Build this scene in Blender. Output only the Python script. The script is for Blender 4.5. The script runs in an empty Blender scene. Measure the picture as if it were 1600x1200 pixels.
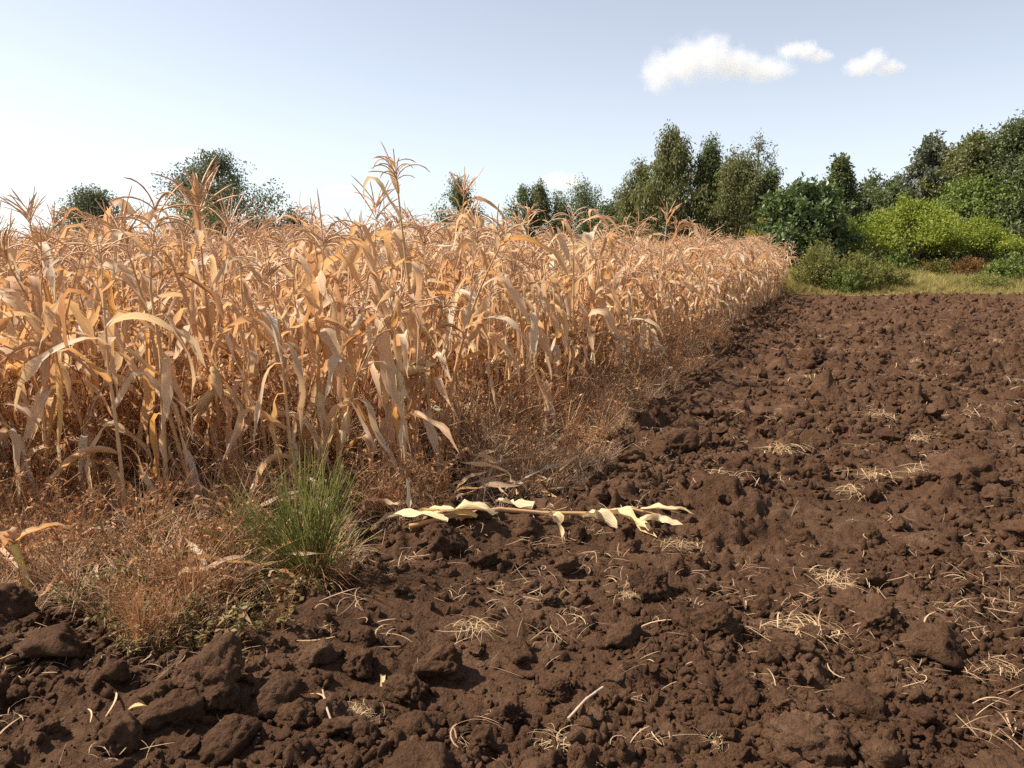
import bpy, bmesh, math, random
import numpy as np
from mathutils import Vector, Matrix, Euler, noise as mnoise

PI = math.pi
R = math.radians
scene = bpy.context.scene
COL = scene.collection
rng = np.random.default_rng(11)
random.seed(11)

# ------------------------------------------------------------------ camera
EYE = 1.6
FPX = 1256.0                      # focal length in pixels of the 1600x1200 photograph
PITCH = math.atan(200 / FPX)      # horizon at y = 400
cam_d = bpy.data.cameras.new('camera')
cam = bpy.data.objects.new('camera', cam_d)
COL.objects.link(cam)
cam_d.sensor_width = 36
cam_d.lens = 36 * FPX / 1600
cam_d.clip_start = 0.05
cam_d.clip_end = 9000
cam.location = (0, 0, EYE)
cam.rotation_euler = (PI / 2 - PITCH, 0, 0)
scene.camera = cam

# ------------------------------------------------------------------ sky, sun, exposure
SUN_EL = R(50)
SUN_AZ = math.atan2(-1.0, 0.08)          # measured from +Y towards +X
world = bpy.data.worlds.new('World')
scene.world = world
world.use_nodes = True
wn = world.node_tree
wn.nodes.clear()
w_out = wn.nodes.new('ShaderNodeOutputWorld')
w_bg = wn.nodes.new('ShaderNodeBackground')
w_sky = wn.nodes.new('ShaderNodeTexSky')
w_sky.sky_type = 'NISHITA'
w_sky.sun_disc = False
w_sky.sun_elevation = SUN_EL
w_sky.sun_rotation = SUN_AZ
w_sky.altitude = 1500
w_sky.air_density = 1.0
w_sky.dust_density = 2.4
w_sky.ozone_density = 1.2
w_bg.inputs['Strength'].default_value = 0.105
w_hs = wn.nodes.new('ShaderNodeHueSaturation')            # milky humid air, the same in every direction
w_hs.inputs['Saturation'].default_value = 0.48
wn.links.new(w_sky.outputs[0], w_hs.inputs['Color'])
wn.links.new(w_hs.outputs[0], w_bg.inputs[0])
wn.links.new(w_bg.outputs[0], w_out.inputs[0])

sun_d = bpy.data.lights.new('sun', 'SUN')
sun = bpy.data.objects.new('sun', sun_d)
COL.objects.link(sun)
sun_d.energy = 4.9
sun_d.angle = R(0.6)
sun_d.color = (1.0, 0.92, 0.80)
sdir = Vector((math.sin(SUN_AZ) * math.cos(SUN_EL), math.cos(SUN_AZ) * math.cos(SUN_EL), math.sin(SUN_EL)))
sun.rotation_euler = sdir.to_track_quat('Z', 'Y').to_euler()

vs = scene.view_settings
vs.view_transform = 'Standard'
vs.look = 'None'
vs.exposure = 0.85
vs.gamma = 1
vs.use_curve_mapping = False
cy = scene.cycles
cy.max_bounces = 7
cy.diffuse_bounces = 3
cy.glossy_bounces = 2
cy.transmission_bounces = 4
cy.volume_bounces = 2
cy.transparent_max_bounces = 8
cy.use_denoising = False
cy.denoiser = 'OPENIMAGEDENOISE'
cy.denoising_prefilter = 'ACCURATE'
cy.denoising_input_passes = 'RGB_ALBEDO_NORMAL'
cy.caustics_reflective = False
cy.caustics_refractive = False

# ------------------------------------------------------------------ pixels to ground
def ray(px, py):
    """direction of a pixel of the 1600x1200 photograph, world space, y component 1"""
    u = (px - 800) / FPX
    v = (600 - py) / FPX
    cp, sp = math.cos(PITCH), math.sin(PITCH)
    y = cp + v * sp
    z = -sp + v * cp
    return u / y, z / y

def G(px, py):
    """where a pixel meets flat ground"""
    a, b = ray(px, py)
    d = -EYE / b
    return a * d, d

def XZ(px, py, d):
    a, b = ray(px, py)
    return a * d, EYE + b * d

# ------------------------------------------------------------------ numpy helpers
def hsh(ix, iy, k):
    h = (ix.astype(np.int64) * 374761393 + iy.astype(np.int64) * 668265263 + k * 2147483647 * 7 + k * 974634) & 0xFFFFFFFF
    h = ((h ^ (h >> 13)) * 1274126177) & 0xFFFFFFFF
    h = ((h ^ (h >> 16)) * 2246822519) & 0xFFFFFFFF
    h = h ^ (h >> 15)
    return (h & 0xFFFFFF).astype(np.float64) / float(0x1000000)

def vnoise(x, y, k=0):
    ix, iy = np.floor(x), np.floor(y)
    fx, fy = x - ix, y - iy
    fx = fx * fx * (3 - 2 * fx)
    fy = fy * fy * (3 - 2 * fy)
    a = hsh(ix, iy, k); b = hsh(ix + 1, iy, k); c = hsh(ix, iy + 1, k); d = hsh(ix + 1, iy + 1, k)
    return (a * (1 - fx) + b * fx) * (1 - fy) + (c * (1 - fx) + d * fx) * fy - 0.5

def fbm(x, y, o=4, k=0):
    s = 0; a = 1.0
    for i in range(o):
        s = s + a * vnoise(x, y, k + i * 17)
        x = x * 2.03 + 3.1; y = y * 2.03 + 1.7; a *= 0.5
    return s

def domes(x, y, s, k, dens, hmin, hmax):
    """irregular flattened lumps, one per cell of size s, as a height field"""
    ix0, iy0 = np.floor(x / s), np.floor(y / s)
    out = np.zeros_like(x)
    for dx in (-1, 0, 1):
        for dy in (-1, 0, 1):
            ix, iy = ix0 + dx, iy0 + dy
            on = hsh(ix, iy, k) < dens
            cx = (ix + hsh(ix, iy, k + 1)) * s
            cyy = (iy + hsh(ix, iy, k + 2)) * s
            rad = s * (0.32 + 0.5 * hsh(ix, iy, k + 3) ** 1.5)
            hh = hmin + (hmax - hmin) * hsh(ix, iy, k + 4) ** 1.6
            ang = hsh(ix, iy, k + 5) * PI
            el = 0.7 + 0.6 * hsh(ix, iy, k + 6)
            qx, qy = x - cx, y - cyy
            ca, sa = np.cos(ang), np.sin(ang)
            rx, ry = (qx * ca + qy * sa) / el, (-qx * sa + qy * ca) * el
            d = 0.35 * np.sqrt(rx * rx + ry * ry) / rad
            m5 = np.zeros_like(rx)
            for j in range(5):
                th = (j + 0.8 * hsh(ix, iy, k + 20 + j)) * (2 * PI / 5)
                m5 = np.maximum(m5, rx * np.cos(th) + ry * np.sin(th))
            d = d + 0.78 * m5 / rad
            tilt = 1 + (rx * (hsh(ix, iy, k + 7) - 0.5) + ry * (hsh(ix, iy, k + 8) - 0.5)) / rad * 0.7
            v = hh * tilt * np.clip(1.9 * (1 - d), 0, 1) * on
            out = np.maximum(out, v)
    return out

def in_poly(x, y, poly):
    inside = np.zeros(x.shape, bool)
    n = len(poly)
    for i in range(n):
        x0, y0 = poly[i]; x1, y1 = poly[(i + 1) % n]
        c = ((y0 > y) != (y1 > y)) & (x < (x1 - x0) * (y - y0) / ((y1 - y0) + 1e-12) + x0)
        inside ^= c
    return inside

def edge_dist(x, y, line):
    best = np.full(x.shape, 1e9)
    for (x0, y0), (x1, y1) in zip(line[:-1], line[1:]):
        vx, vy = x1 - x0, y1 - y0
        t = np.clip(((x - x0) * vx + (y - y0) * vy) / (vx * vx + vy * vy), 0, 1)
        best = np.minimum(best, np.hypot(x - x0 - t * vx, y - y0 - t * vy))
    return best

# boundary between the weedy maize field and the ploughed soil
BPX = [(-260, 985), (-60, 975), (110, 985), (210, 1055), (330, 1050), (430, 1010), (520, 965), (575, 915), (610, 858),
       (760, 828), (900, 800), (975, 725), (1020, 655), (1095, 592), (1165, 512), (1195, 482), (1238, 463)]
BL = [G(*p) for p in BPX]
BL = [(-9.0, BL[0][1])] + BL
FAR_Y = 33.5
POLY = BL + [(BL[-1][0] + 0.3, 38.0), (-40, 38.0), (-40, BL[0][1])]

def terrain_z(x, y):
    """the land behind the ploughed field rises a little"""
    x = np.asarray(x, float); y = np.asarray(y, float)
    t = np.clip((y - 33.2) / 11.0, 0, 1)
    t = t * t * (3 - 2 * t)
    k = 0.25 + 0.75 * np.clip((x + 4) / 12, 0, 1)
    far = np.clip((y - 60) / 300, 0, 1) * 0.4
    return t * 0.98 * k + far - 0.10 * (y < 33.2) * 0

def soil_h(x, y):
    x = np.asarray(x, float); y = np.asarray(y, float)
    wx = x + 0.09 * vnoise(x * 8, y * 8, 5) + 0.045 * vnoise(x * 24, y * 24, 6)
    wy = y + 0.09 * vnoise(x * 8, y * 8, 7) + 0.045 * vnoise(x * 24, y * 24, 8)
    amp = 0.2 + 1.15 * np.clip(1.6 * (fbm(x * 0.9, y * 0.9, 2, 40)) + 0.5, 0, 1)
    rg = 1 - 2 * np.abs(vnoise(wx * 11, wy * 11, 81)) * 2
    h = 0.11 * fbm(x * 0.7, y * 0.7, 3, 1) + 0.05 * vnoise(x * 2.6, y * 2.6, 9)
    h = h + amp * (domes(wx, wy + 9, 0.6, 500, 0.28, 0.02, 0.10)
                   + domes(wx, wy, 0.34, 100, 0.45, 0.01, 0.14)
                   + domes(wx, wy, 0.17, 200, 0.5, 0.01, 0.065)
                   + domes(wx + 3, wy, 0.085, 300, 0.6, 0.005, 0.036)
                   + domes(wx, wy + 5, 0.042, 400, 0.6, 0.002, 0.017))
    h = h + 0.020 * fbm(wx * 14, wy * 14, 4, 60) + amp * 0.014 * rg + amp * 0.012 * vnoise(wx * 55, wy * 55, 66)
    return h

def ground_h(x, y):
    """height of the soil sheet, calmer under the maize"""
    x = np.asarray(x, float); y = np.asarray(y, float)
    m = in_poly(x, y, POLY)
    e = edge_dist(x, y, BL)
    k = np.where(m, np.clip(1 - e / 0.5, 0.25, 1), 1.0)
    # furrow ridge thrown up along the margin
    ridge = 0.05 * np.exp(-((np.where(m, -e, e) - 0.25) / 0.22) ** 2)
    fade = np.clip((FAR_Y - y) / 1.5, 0, 1)
    return (soil_h(x, y) * k + ridge) * fade + 0.004

# ------------------------------------------------------------------ mesh building
class MB:
    def __init__(s):
        s.V = []; s.F = []; s.M = []; s.U = []; s.n = 0
    def add(s, V, F, uv=None, m=0):
        V = np.asarray(V, float); F = np.asarray(F, int)
        s.V.append(V); s.F.append(F + s.n); s.M.append(np.full(len(F), m, int))
        s.U.append(np.zeros((len(V), 2)) if uv is None else np.asarray(uv, float))
        s.n += len(V)
    def add_mb(s, o, mat=None):
        for V, F, M, U, base in zip(o.V, o.F, o.M, o.U, np.cumsum([0] + [len(v) for v in o.V[:-1]])):
            W = V if mat is None else V @ mat[:3, :3].T + mat[:3, 3]
            s.V.append(W); s.F.append(F - base + s.n); s.M.append(M); s.U.append(U); s.n += len(V)
    def mesh(s, name, mats, smooth=True):
        V = np.concatenate(s.V)
        me = bpy.data.meshes.new(name)
        me.vertices.add(len(V))
        me.vertices.foreach_set('co', V.astype(np.float32).ravel())
        loops = np.concatenate([f.ravel() for f in s.F])
        tot = np.concatenate([np.full(len(f), f.shape[1], int) for f in s.F])
        st = np.concatenate([[0], np.cumsum(tot)[:-1]])
        me.loops.add(len(loops))
        me.loops.foreach_set('vertex_index', loops.astype(np.int32))
        me.polygons.add(len(tot))
        me.polygons.foreach_set('loop_start', st.astype(np.int32))
        me.polygons.foreach_set('loop_total', tot.astype(np.int32))
        me.polygons.foreach_set('material_index', np.concatenate(s.M).astype(np.int32))
        me.polygons.foreach_set('use_smooth', np.full(len(tot), smooth))
        U = np.concatenate(s.U)
        ul = me.uv_layers.new(name='UVMap')
        ul.data.foreach_set('uv', U[loops].astype(np.float32).ravel())
        for m in (mats if isinstance(mats, (list, tuple)) else [mats]):
            me.materials.append(m)
        me.update()
        me.validate()
        return me

def obj(name, me, parent=None, loc=None, rot=None, scale=None):
    o = bpy.data.objects.new(name, me)
    COL.objects.link(o)
    if parent is not None:
        o.parent = parent
    if loc is not None:
        o.location = loc
    if rot is not None:
        o.rotation_euler = rot
    if scale is not None:
        o.scale = scale if hasattr(scale, '__len__') else (scale,) * 3
    return o

def tag(o, label=None, cat=None, group=None, kind=None):
    if label: o['label'] = label
    if cat: o['category'] = cat
    if group: o['group'] = group
    if kind: o['kind'] = kind
    return o

def thing(name, label, cat, loc, rot=(0, 0, 0), group=None, scale=1):
    o = obj(name, None, None, loc, rot, scale)
    o.empty_display_size = 0.2
    return tag(o, label, cat, group)

def norm(v):
    return v / (np.linalg.norm(v, axis=-1, keepdims=True) + 1e-12)

def tube(path, rad, sides=5, cap=True):
    P = np.asarray(path, float); rad = np.broadcast_to(np.asarray(rad, float), (len(P),))
    T = norm(np.gradient(P, axis=0))
    ref = np.where(np.abs(T[:, 2:3]) > 0.95, [[1.0, 0, 0]], [[0, 0, 1.0]])
    A = norm(np.cross(T, ref)); B = np.cross(T, A)
    for i in range(1, len(A)):                      # keep the frame from flipping
        if np.dot(A[i], A[i - 1]) < 0:
            A[i] = -A[i]; B[i] = -B[i]
    th = np.arange(sides) / sides * 2 * PI
    V = (P[:, None] + rad[:, None, None] * (np.cos(th)[None, :, None] * A[:, None] + np.sin(th)[None, :, None] * B[:, None])).reshape(-1, 3)
    n = len(P)
    i, j = np.meshgrid(np.arange(n - 1), np.arange(sides), indexing='ij')
    j2 = (j + 1) % sides
    F = np.stack([i * sides + j, i * sides + j2, (i + 1) * sides + j2, (i + 1) * sides + j], -1).reshape(-1, 4)
    uv = np.stack([np.tile(np.arange(sides) / sides, n), np.repeat(np.linspace(0, 1, n), sides)], -1)
    return V, F, uv

def ribbon(path, side, nor, width, fold):
    """three points across: left edge, midrib, right edge"""
    P = np.asarray(path, float)
    w = np.asarray(width)[:, None]; f = np.asarray(fold)[:, None]
    L = P + side * w * np.cos(f) + nor * w * np.sin(f)
    Rr = P - side * w * np.cos(f) + nor * w * np.sin(f)
    V = np.stack([L, P, Rr], 1).reshape(-1, 3)
    n = len(P)
    i = np.arange(n - 1)[:, None]; j = np.arange(2)[None]
    F = np.stack([i * 3 + j, i * 3 + j + 1, (i + 1) * 3 + j + 1, (i + 1) * 3 + j], -1).reshape(-1, 4)
    uv = np.stack([np.tile([0, 0.5, 1.0], n), np.repeat(np.linspace(0, 1, n), 3)], -1)
    return V, F, uv

def diamonds(C, D, N, L, W, bend=0.12):
    """leaf-shaped quads: centre base C, direction D, face normal N, length L, width W"""
    D = norm(D); S = norm(np.cross(D, N)); N = np.cross(S, D)
    L = np.asarray(L).reshape(-1, 1); W = np.asarray(W).reshape(-1, 1)
    a = C; b = C + D * L * 0.45 + S * W * 0.5 + N * L * bend
    c = C + D * L; d = C + D * L * 0.45 - S * W * 0.5 + N * L * bend
    V = np.stack([a, b, c, d], 1).reshape(-1, 3)
    F = np.arange(len(C) * 4).reshape(-1, 4)
    uv = np.tile([[0.5, 0], [1, 0.45], [0.5, 1], [0, 0.45]], (len(C), 1))
    return V, F, uv

def rdir(n, r=None):
    v = (r or rng).normal(size=(n, 3))
    return norm(v)

# ------------------------------------------------------------------ materials
def new_mat(name):
    m = bpy.data.materials.new(name)
    m.use_nodes = True
    nt = m.node_tree
    nt.nodes.clear()
    return m, nt, nt.nodes, nt.links

def nd(nodes, t, **kw):
    n = nodes.new(t)
    for k, v in kw.items():
        if k in n.inputs: n.inputs[k].default_value = v
        else: setattr(n, k, v)
    return n

def ramp(nodes, stops):
    r = nodes.new('ShaderNodeValToRGB')
    e = r.color_ramp.elements
    while len(e) < len(stops): e.new(0.5)
    for el, (p, c) in zip(e, stops):
        el.position = p; el.color = (*c, 1)
    return r

def leaf_mat(name, stops, transl=0.35, rough=0.6, streak=0.0, tcol=None, spec=0.25, spot=None):
    """thin plant matter: colour differs from leaf to leaf, fibres run along it, light comes through"""
    m, nt, N, L = new_mat(name)
    geo = nd(N, 'ShaderNodeNewGeometry'); oi = nd(N, 'ShaderNodeObjectInfo')
    ad = nd(N, 'ShaderNodeMath', operation='ADD'); fr = nd(N, 'ShaderNodeMath', operation='FRACT')
    L.new(geo.outputs['Random Per Island'], ad.inputs[0]); L.new(oi.outputs['Random'], ad.inputs[1]); L.new(ad.outputs[0], fr.inputs[0])
    rp = ramp(N, stops)
    L.new(fr.outputs[0], rp.inputs[0])
    col = rp.outputs[0]
    if streak > 0:
        tc = nd(N, 'ShaderNodeTexCoord'); mp = nd(N, 'ShaderNodeMapping')
        mp.inputs['Scale'].default_value = (16, 1.3, 1)
        L.new(tc.outputs['UV'], mp.inputs[0])
        of = nd(N, 'ShaderNodeVectorMath', operation='ADD')
        L.new(mp.outputs[0], of.inputs[0]); L.new(fr.outputs[0], of.inputs[1])
        nz = nd(N, 'ShaderNodeTexNoise', Scale=1.6, Detail=4.0, Roughness=0.65)
        L.new(of.outputs[0], nz.inputs['Vector'])
        r2 = ramp(N, [(0.3, (1 - streak, 1 - streak * 1.15, 1 - streak * 1.3)), (0.7, (1 + streak * 0.4, 1 + streak * 0.4, 1 + streak * 0.35))])
        L.new(nz.outputs[0], r2.inputs[0])
        mx = nd(N, 'ShaderNodeMix', data_type='RGBA', blend_type='MULTIPLY')
        mx.inputs[0].default_value = 1
        L.new(col, mx.inputs[6]); L.new(r2.outputs[0], mx.inputs[7])
        col = mx.outputs[2]
        if spot:
            n3 = nd(N, 'ShaderNodeTexNoise', Scale=9.0, Detail=3.0)
            L.new(tc.outputs['UV'], n3.inputs['Vector'])
            r3 = ramp(N, [(0.62, (0, 0, 0)), (0.78, (1, 1, 1))])
            L.new(n3.outputs[0], r3.inputs[0])
            m3 = nd(N, 'ShaderNodeMix', data_type='RGBA')
            L.new(r3.outputs[0], m3.inputs[0]); L.new(col, m3.inputs[6]); m3.inputs[7].default_value = (*spot, 1)
            col = m3.outputs[2]
    bs = nd(N, 'ShaderNodeBsdfPrincipled')
    bs.inputs['Roughness'].default_value = rough
    bs.inputs['Specular IOR Level'].default_value = spec
    L.new(col, bs.inputs['Base Color'])
    if streak > 0:
        bp = nd(N, 'ShaderNodeBump', Strength=0.35, Distance=0.004)
        L.new(nz.outputs[0], bp.inputs['Height']); L.new(bp.outputs[0], bs.inputs['Normal'])
    out = nd(N, 'ShaderNodeOutputMaterial')
    if transl > 0:
        tr = nd(N, 'ShaderNodeBsdfTranslucent')
        if tcol:
            mt = nd(N, 'ShaderNodeMix', data_type='RGBA', blend_type='MULTIPLY')
            mt.inputs[0].default_value = 1
            L.new(col, mt.inputs[6]); mt.inputs[7].default_value = (*tcol, 1)
            L.new(mt.outputs[2], tr.inputs[0])
        else:
            L.new(col, tr.inputs[0])
        ms = nd(N, 'ShaderNodeMixShader'); ms.inputs[0].default_value = transl
        L.new(bs.outputs[0], ms.inputs[1]); L.new(tr.outputs[0], ms.inputs[2]); L.new(ms.outputs[0], out.inputs[0])
    else:
        L.new(bs.outputs[0], out.inputs[0])
    return m

M_leaf = leaf_mat('dry_maize_leaf', [(0.0, (0.74, 0.51, 0.33)), (0.25, (0.81, 0.61, 0.41)), (0.40, (0.54, 0.32, 0.18)), (0.5, (0.68, 0.47, 0.30)), (0.66, (0.84, 0.70, 0.51)), (0.78, (0.73, 0.45, 0.18)), (0.87, (0.64, 0.52, 0.38)), (1.0, (0.86, 0.77, 0.61))],
                  transl=0.45, streak=0.26, tcol=(1.0, 0.80, 0.56), spot=(0.34, 0.17, 0.07))
M_stalk = leaf_mat('dry_maize_stalk', [(0.0, (0.58, 0.35, 0.17)), (0.5, (0.50, 0.27, 0.13)), (1.0, (0.68, 0.47, 0.25))], transl=0.0, streak=0.3)
M_husk = leaf_mat('pale_husk', [(0.0, (0.78, 0.57, 0.32)), (0.5, (0.72, 0.46, 0.22)), (1.0, (0.80, 0.66, 0.44))], transl=0.25, streak=0.3)
M_tassel = leaf_mat('dry_tassel', [(0.0, (0.62, 0.38, 0.22)), (0.5, (0.72, 0.48, 0.30)), (1.0, (0.54, 0.30, 0.16))], transl=0.2)
M_yellow = leaf_mat('yellow_cane', [(0.0, (0.75, 0.52, 0.12)), (1.0, (0.72, 0.55, 0.20))], transl=0.0, streak=0.35, spot=(0.30, 0.16, 0.06))
M_cream = leaf_mat('bleached_leaf', [(0.0, (0.80, 0.66, 0.42)), (0.5, (0.80, 0.58, 0.30)), (1.0, (0.80, 0.69, 0.46))], transl=0.25, streak=0.4, spot=(0.34, 0.21, 0.11))
M_weed = leaf_mat('dry_brown_weed', [(0.0, (0.22, 0.09, 0.04)), (0.4, (0.42, 0.19, 0.08)), (0.75, (0.58, 0.32, 0.145)), (1.0, (0.32, 0.14, 0.055))], transl=0.35)
M_weed2 = leaf_mat('dry_grey_brown_weed', [(0.0, (0.30, 0.15, 0.07)), (0.5, (0.50, 0.29, 0.14)), (1.0, (0.20, 0.09, 0.045))], transl=0.3)
M_straw = leaf_mat('straw', [(0.0, (0.50, 0.32, 0.18)), (0.4, (0.62, 0.44, 0.27)), (0.7, (0.36, 0.20, 0.11)), (1.0, (0.46, 0.33, 0.22))], transl=0.25)
M_tuft = leaf_mat('pale_straw', [(0.0, (0.56, 0.37, 0.19)), (0.4, (0.68, 0.50, 0.29)), (0.7, (0.44, 0.27, 0.14)), (1.0, (0.60, 0.44, 0.26))], transl=0.2)
M_green = leaf_mat('green_stems', [(0.0, (0.17, 0.19, 0.04)), (0.5, (0.27, 0.275, 0.065)), (0.8, (0.34, 0.33, 0.10)), (1.0, (0.48, 0.38, 0.17))], transl=0.25)
M_lowleaf = leaf_mat('small_weed_leaf', [(0.0, (0.12, 0.11, 0.04)), (0.4, (0.20, 0.165, 0.06)), (0.75, (0.26, 0.15, 0.065)), (1.0, (0.27, 0.23, 0.085))], transl=0.3)
M_bark = leaf_mat('bark', [(0, (0.12, 0.085, 0.06)), (1, (0.18, 0.13, 0.09))], transl=0, streak=0.3, rough=0.9)
M_palebark = leaf_mat('pale_bark', [(0, (0.30, 0.25, 0.19)), (1, (0.36, 0.30, 0.23))], transl=0, streak=0.3, rough=0.85)

def foliage(name, a, b, c, t=0.36, rough=0.5):
    a, b, c = (tuple(v * 1.6 for v in q) for q in (a, b, c))
    return leaf_mat(name, [(0, a), (0.5, b), (1, c)], transl=t, rough=rough, tcol=(1.0, 1.05, 0.6))
M_euc = foliage('eucalyptus_leaf', (0.060, 0.076, 0.034), (0.088, 0.106, 0.045), (0.125, 0.135, 0.065))
M_euc2 = foliage('eucalyptus_leaf_olive', (0.072, 0.078, 0.032), (0.11, 0.112, 0.045), (0.155, 0.145, 0.068))
M_dark = foliage('dark_evergreen_leaf', (0.050, 0.062, 0.028), (0.080, 0.094, 0.040), (0.115, 0.125, 0.056))
M_grey = foliage('greyish_leaf', (0.058, 0.064, 0.044), (0.086, 0.092, 0.062), (0.115, 0.12, 0.08))
M_broad = foliage('glossy_broad_leaf', (0.042, 0.060, 0.022), (0.066, 0.090, 0.034), (0.10, 0.125, 0.05), t=0.22, rough=0.32)
M_yg = foliage('yellow_green_leaf', (0.10, 0.13, 0.018), (0.145, 0.170, 0.024), (0.20, 0.205, 0.036), t=0.35)
M_olive = foliage('olive_shrub_leaf', (0.095, 0.10, 0.028), (0.14, 0.142, 0.038), (0.20, 0.185, 0.055), t=0.3)
M_fresh = foliage('fresh_green_leaf', (0.068, 0.095, 0.022), (0.10, 0.13, 0.03), (0.15, 0.17, 0.045), t=0.3)
M_rust = foliage('rusty_dry_leaf', (0.17, 0.085, 0.03), (0.24, 0.13, 0.05), (0.30, 0.18, 0.07), t=0.25)
M_amber = foliage('amber_flower_leaf', (0.10, 0.10, 0.025), (0.17, 0.13, 0.03), (0.30, 0.17, 0.03), t=0.3)
M_verge = leaf_mat('verge_grass', [(0.0, (0.25, 0.22, 0.06)), (0.4, (0.38, 0.31, 0.10)), (0.75, (0.48, 0.38, 0.16)), (1.0, (0.20, 0.20, 0.055))], transl=0.3)

def soil_mat():
    m, nt, N, L = new_mat('dark_ploughed_soil')
    geo = nd(N, 'ShaderNodeNewGeometry')
    n1 = nd(N, 'ShaderNodeTexNoise', Scale=2.2, Detail=7.0, Roughness=0.7)
    n2 = nd(N, 'ShaderNodeTexNoise', Scale=38.0, Detail=6.0, Roughness=0.7)
    n3 = nd(N, 'ShaderNodeTexNoise', Scale=150.0, Detail=4.0, Roughness=0.7)
    vo = nd(N, 'ShaderNodeTexVoronoi', Scale=70.0)
    for n in (n1, n2, n3, vo):
        L.new(geo.outputs['Position'], n.inputs['Vector'])
    r1 = ramp(N, [(0.3, (0.062, 0.032, 0.0182)), (0.5, (0.090, 0.047, 0.0260)), (0.62, (0.125, 0.070, 0.041)), (0.74, (0.18, 0.108, 0.068))])
    L.new(n1.outputs[0], r1.inputs[0])
    r2 = ramp(N, [(0.25, (0.62, 0.60, 0.58)), (0.75, (1.35, 1.32, 1.28))])
    L.new(n2.outputs[0], r2.inputs[0])
    mx = nd(N, 'ShaderNodeMix', data_type='RGBA', blend_type='MULTIPLY'); mx.inputs[0].default_value = 1
    L.new(r1.outputs[0], mx.inputs[6]); L.new(r2.outputs[0], mx.inputs[7])
    # lighter dry specks
    r3 = ramp(N, [(0.66, (0, 0, 0)), (0.74, (1, 1, 1))])
    L.new(n3.outputs[0], r3.inputs[0])
    m3 = nd(N, 'ShaderNodeMix', data_type='RGBA')
    sc = nd(N, 'ShaderNodeMath', operation='MULTIPLY'); sc.inputs[1].default_value = 0.5
    L.new(r3.outputs[0], sc.inputs[0]); L.new(sc.outputs[0], m3.inputs[0])
    L.new(mx.outputs[2], m3.inputs[6]); m3.inputs[7].default_value = (0.17, 0.10, 0.06, 1)
    bs = nd(N, 'ShaderNodeBsdfPrincipled')
    bs.inputs['Roughness'].default_value = 0.95
    bs.inputs['Specular IOR Level'].default_value = 0.12
    L.new(m3.outputs[2], bs.inputs['Base Color'])
    a1 = nd(N, 'ShaderNodeMath', operation='MULTIPLY_ADD'); a1.inputs[1].default_value = 0.55
    L.new(n3.outputs[0], a1.inputs[0]); L.new(n2.outputs[0], a1.inputs[2])
    a2 = nd(N, 'ShaderNodeMath', operation='MULTIPLY_ADD'); a2.inputs[1].default_value = -0.35
    L.new(vo.outputs['Distance'], a2.inputs[0]); L.new(a1.outputs[0], a2.inputs[2])
    bp = nd(N, 'ShaderNodeBump', Strength=1.0, Distance=0.02)
    L.new(a2.outputs[0], bp.inputs['Height']); L.new(bp.outputs[0], bs.inputs['Normal'])
    out = nd(N, 'ShaderNodeOutputMaterial')
    L.new(bs.outputs[0], out.inputs[0])
    return m
M_soil = soil_mat()

def ground_mat():
    m, nt, N, L = new_mat('rough_grass_ground')
    geo = nd(N, 'ShaderNodeNewGeometry')
    n1 = nd(N, 'ShaderNodeTexNoise', Scale=0.35, Detail=6.0, Roughness=0.65)
    n2 = nd(N, 'ShaderNodeTexNoise', Scale=14.0, Detail=5.0, Roughness=0.7)
    L.new(geo.outputs['Position'], n1.inputs['Vector']); L.new(geo.outputs['Position'], n2.inputs['Vector'])
    r1 = ramp(N, [(0.3, (0.11, 0.105, 0.035)), (0.5, (0.20, 0.16, 0.06)), (0.7, (0.28, 0.21, 0.10))])
    L.new(n1.outputs[0], r1.inputs[0])
    r2 = ramp(N, [(0.3, (0.7, 0.7, 0.7)), (0.7, (1.2, 1.2, 1.2))])
    L.new(n2.outputs[0], r2.inputs[0])
    mx = nd(N, 'ShaderNodeMix', data_type='RGBA', blend_type='MULTIPLY'); mx.inputs[0].default_value = 1
    L.new(r1.outputs[0], mx.inputs[6]); L.new(r2.outputs[0], mx.inputs[7])
    bs = nd(N, 'ShaderNodeBsdfPrincipled', Roughness=0.95)
    bs.inputs['Specular IOR Level'].default_value = 0.1
    L.new(mx.outputs[2], bs.inputs['Base Color'])
    bp = nd(N, 'ShaderNodeBump', Strength=0.7, Distance=0.05)
    L.new(n2.outputs[0], bp.inputs['Height']); L.new(bp.outputs[0], bs.inputs['Normal'])
    out = nd(N, 'ShaderNodeOutputMaterial'); L.new(bs.outputs[0], out.inputs[0])
    return m
M_ground = ground_mat()

def plain_mat(name, col, rough=0.8, wear=0.25, scale=6.0):
    m, nt, N, L = new_mat(name)
    tc = nd(N, 'ShaderNodeTexCoord')
    n1 = nd(N, 'ShaderNodeTexNoise', Scale=scale, Detail=5.0, Roughness=0.65)
    L.new(tc.outputs['Object'], n1.inputs['Vector'])
    r1 = ramp(N, [(0.3, tuple(c * (1 - wear) for c in col)), (0.7, tuple(min(1, c * (1 + wear * 0.5)) for c in col))])
    L.new(n1.outputs[0], r1.inputs[0])
    bs = nd(N, 'ShaderNodeBsdfPrincipled', Roughness=rough)
    L.new(r1.outputs[0], bs.inputs['Base Color'])
    out = nd(N, 'ShaderNodeOutputMaterial'); L.new(bs.outputs[0], out.inputs[0])
    return m

# ------------------------------------------------------------------ ground
def grid_mesh(name, X, Y, Z, mat):
    n, k = X.shape
    V = np.stack([X, Y, Z], -1).reshape(-1, 3)
    i, j = np.meshgrid(np.arange(n - 1), np.arange(k - 1), indexing='ij')
    F = np.stack([i * k + j, i * k + j + 1, (i + 1) * k + j + 1, (i + 1) * k + j], -1).reshape(-1, 4)
    b = MB(); b.add(V, F)
    return b.mesh(name, mat)

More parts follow.
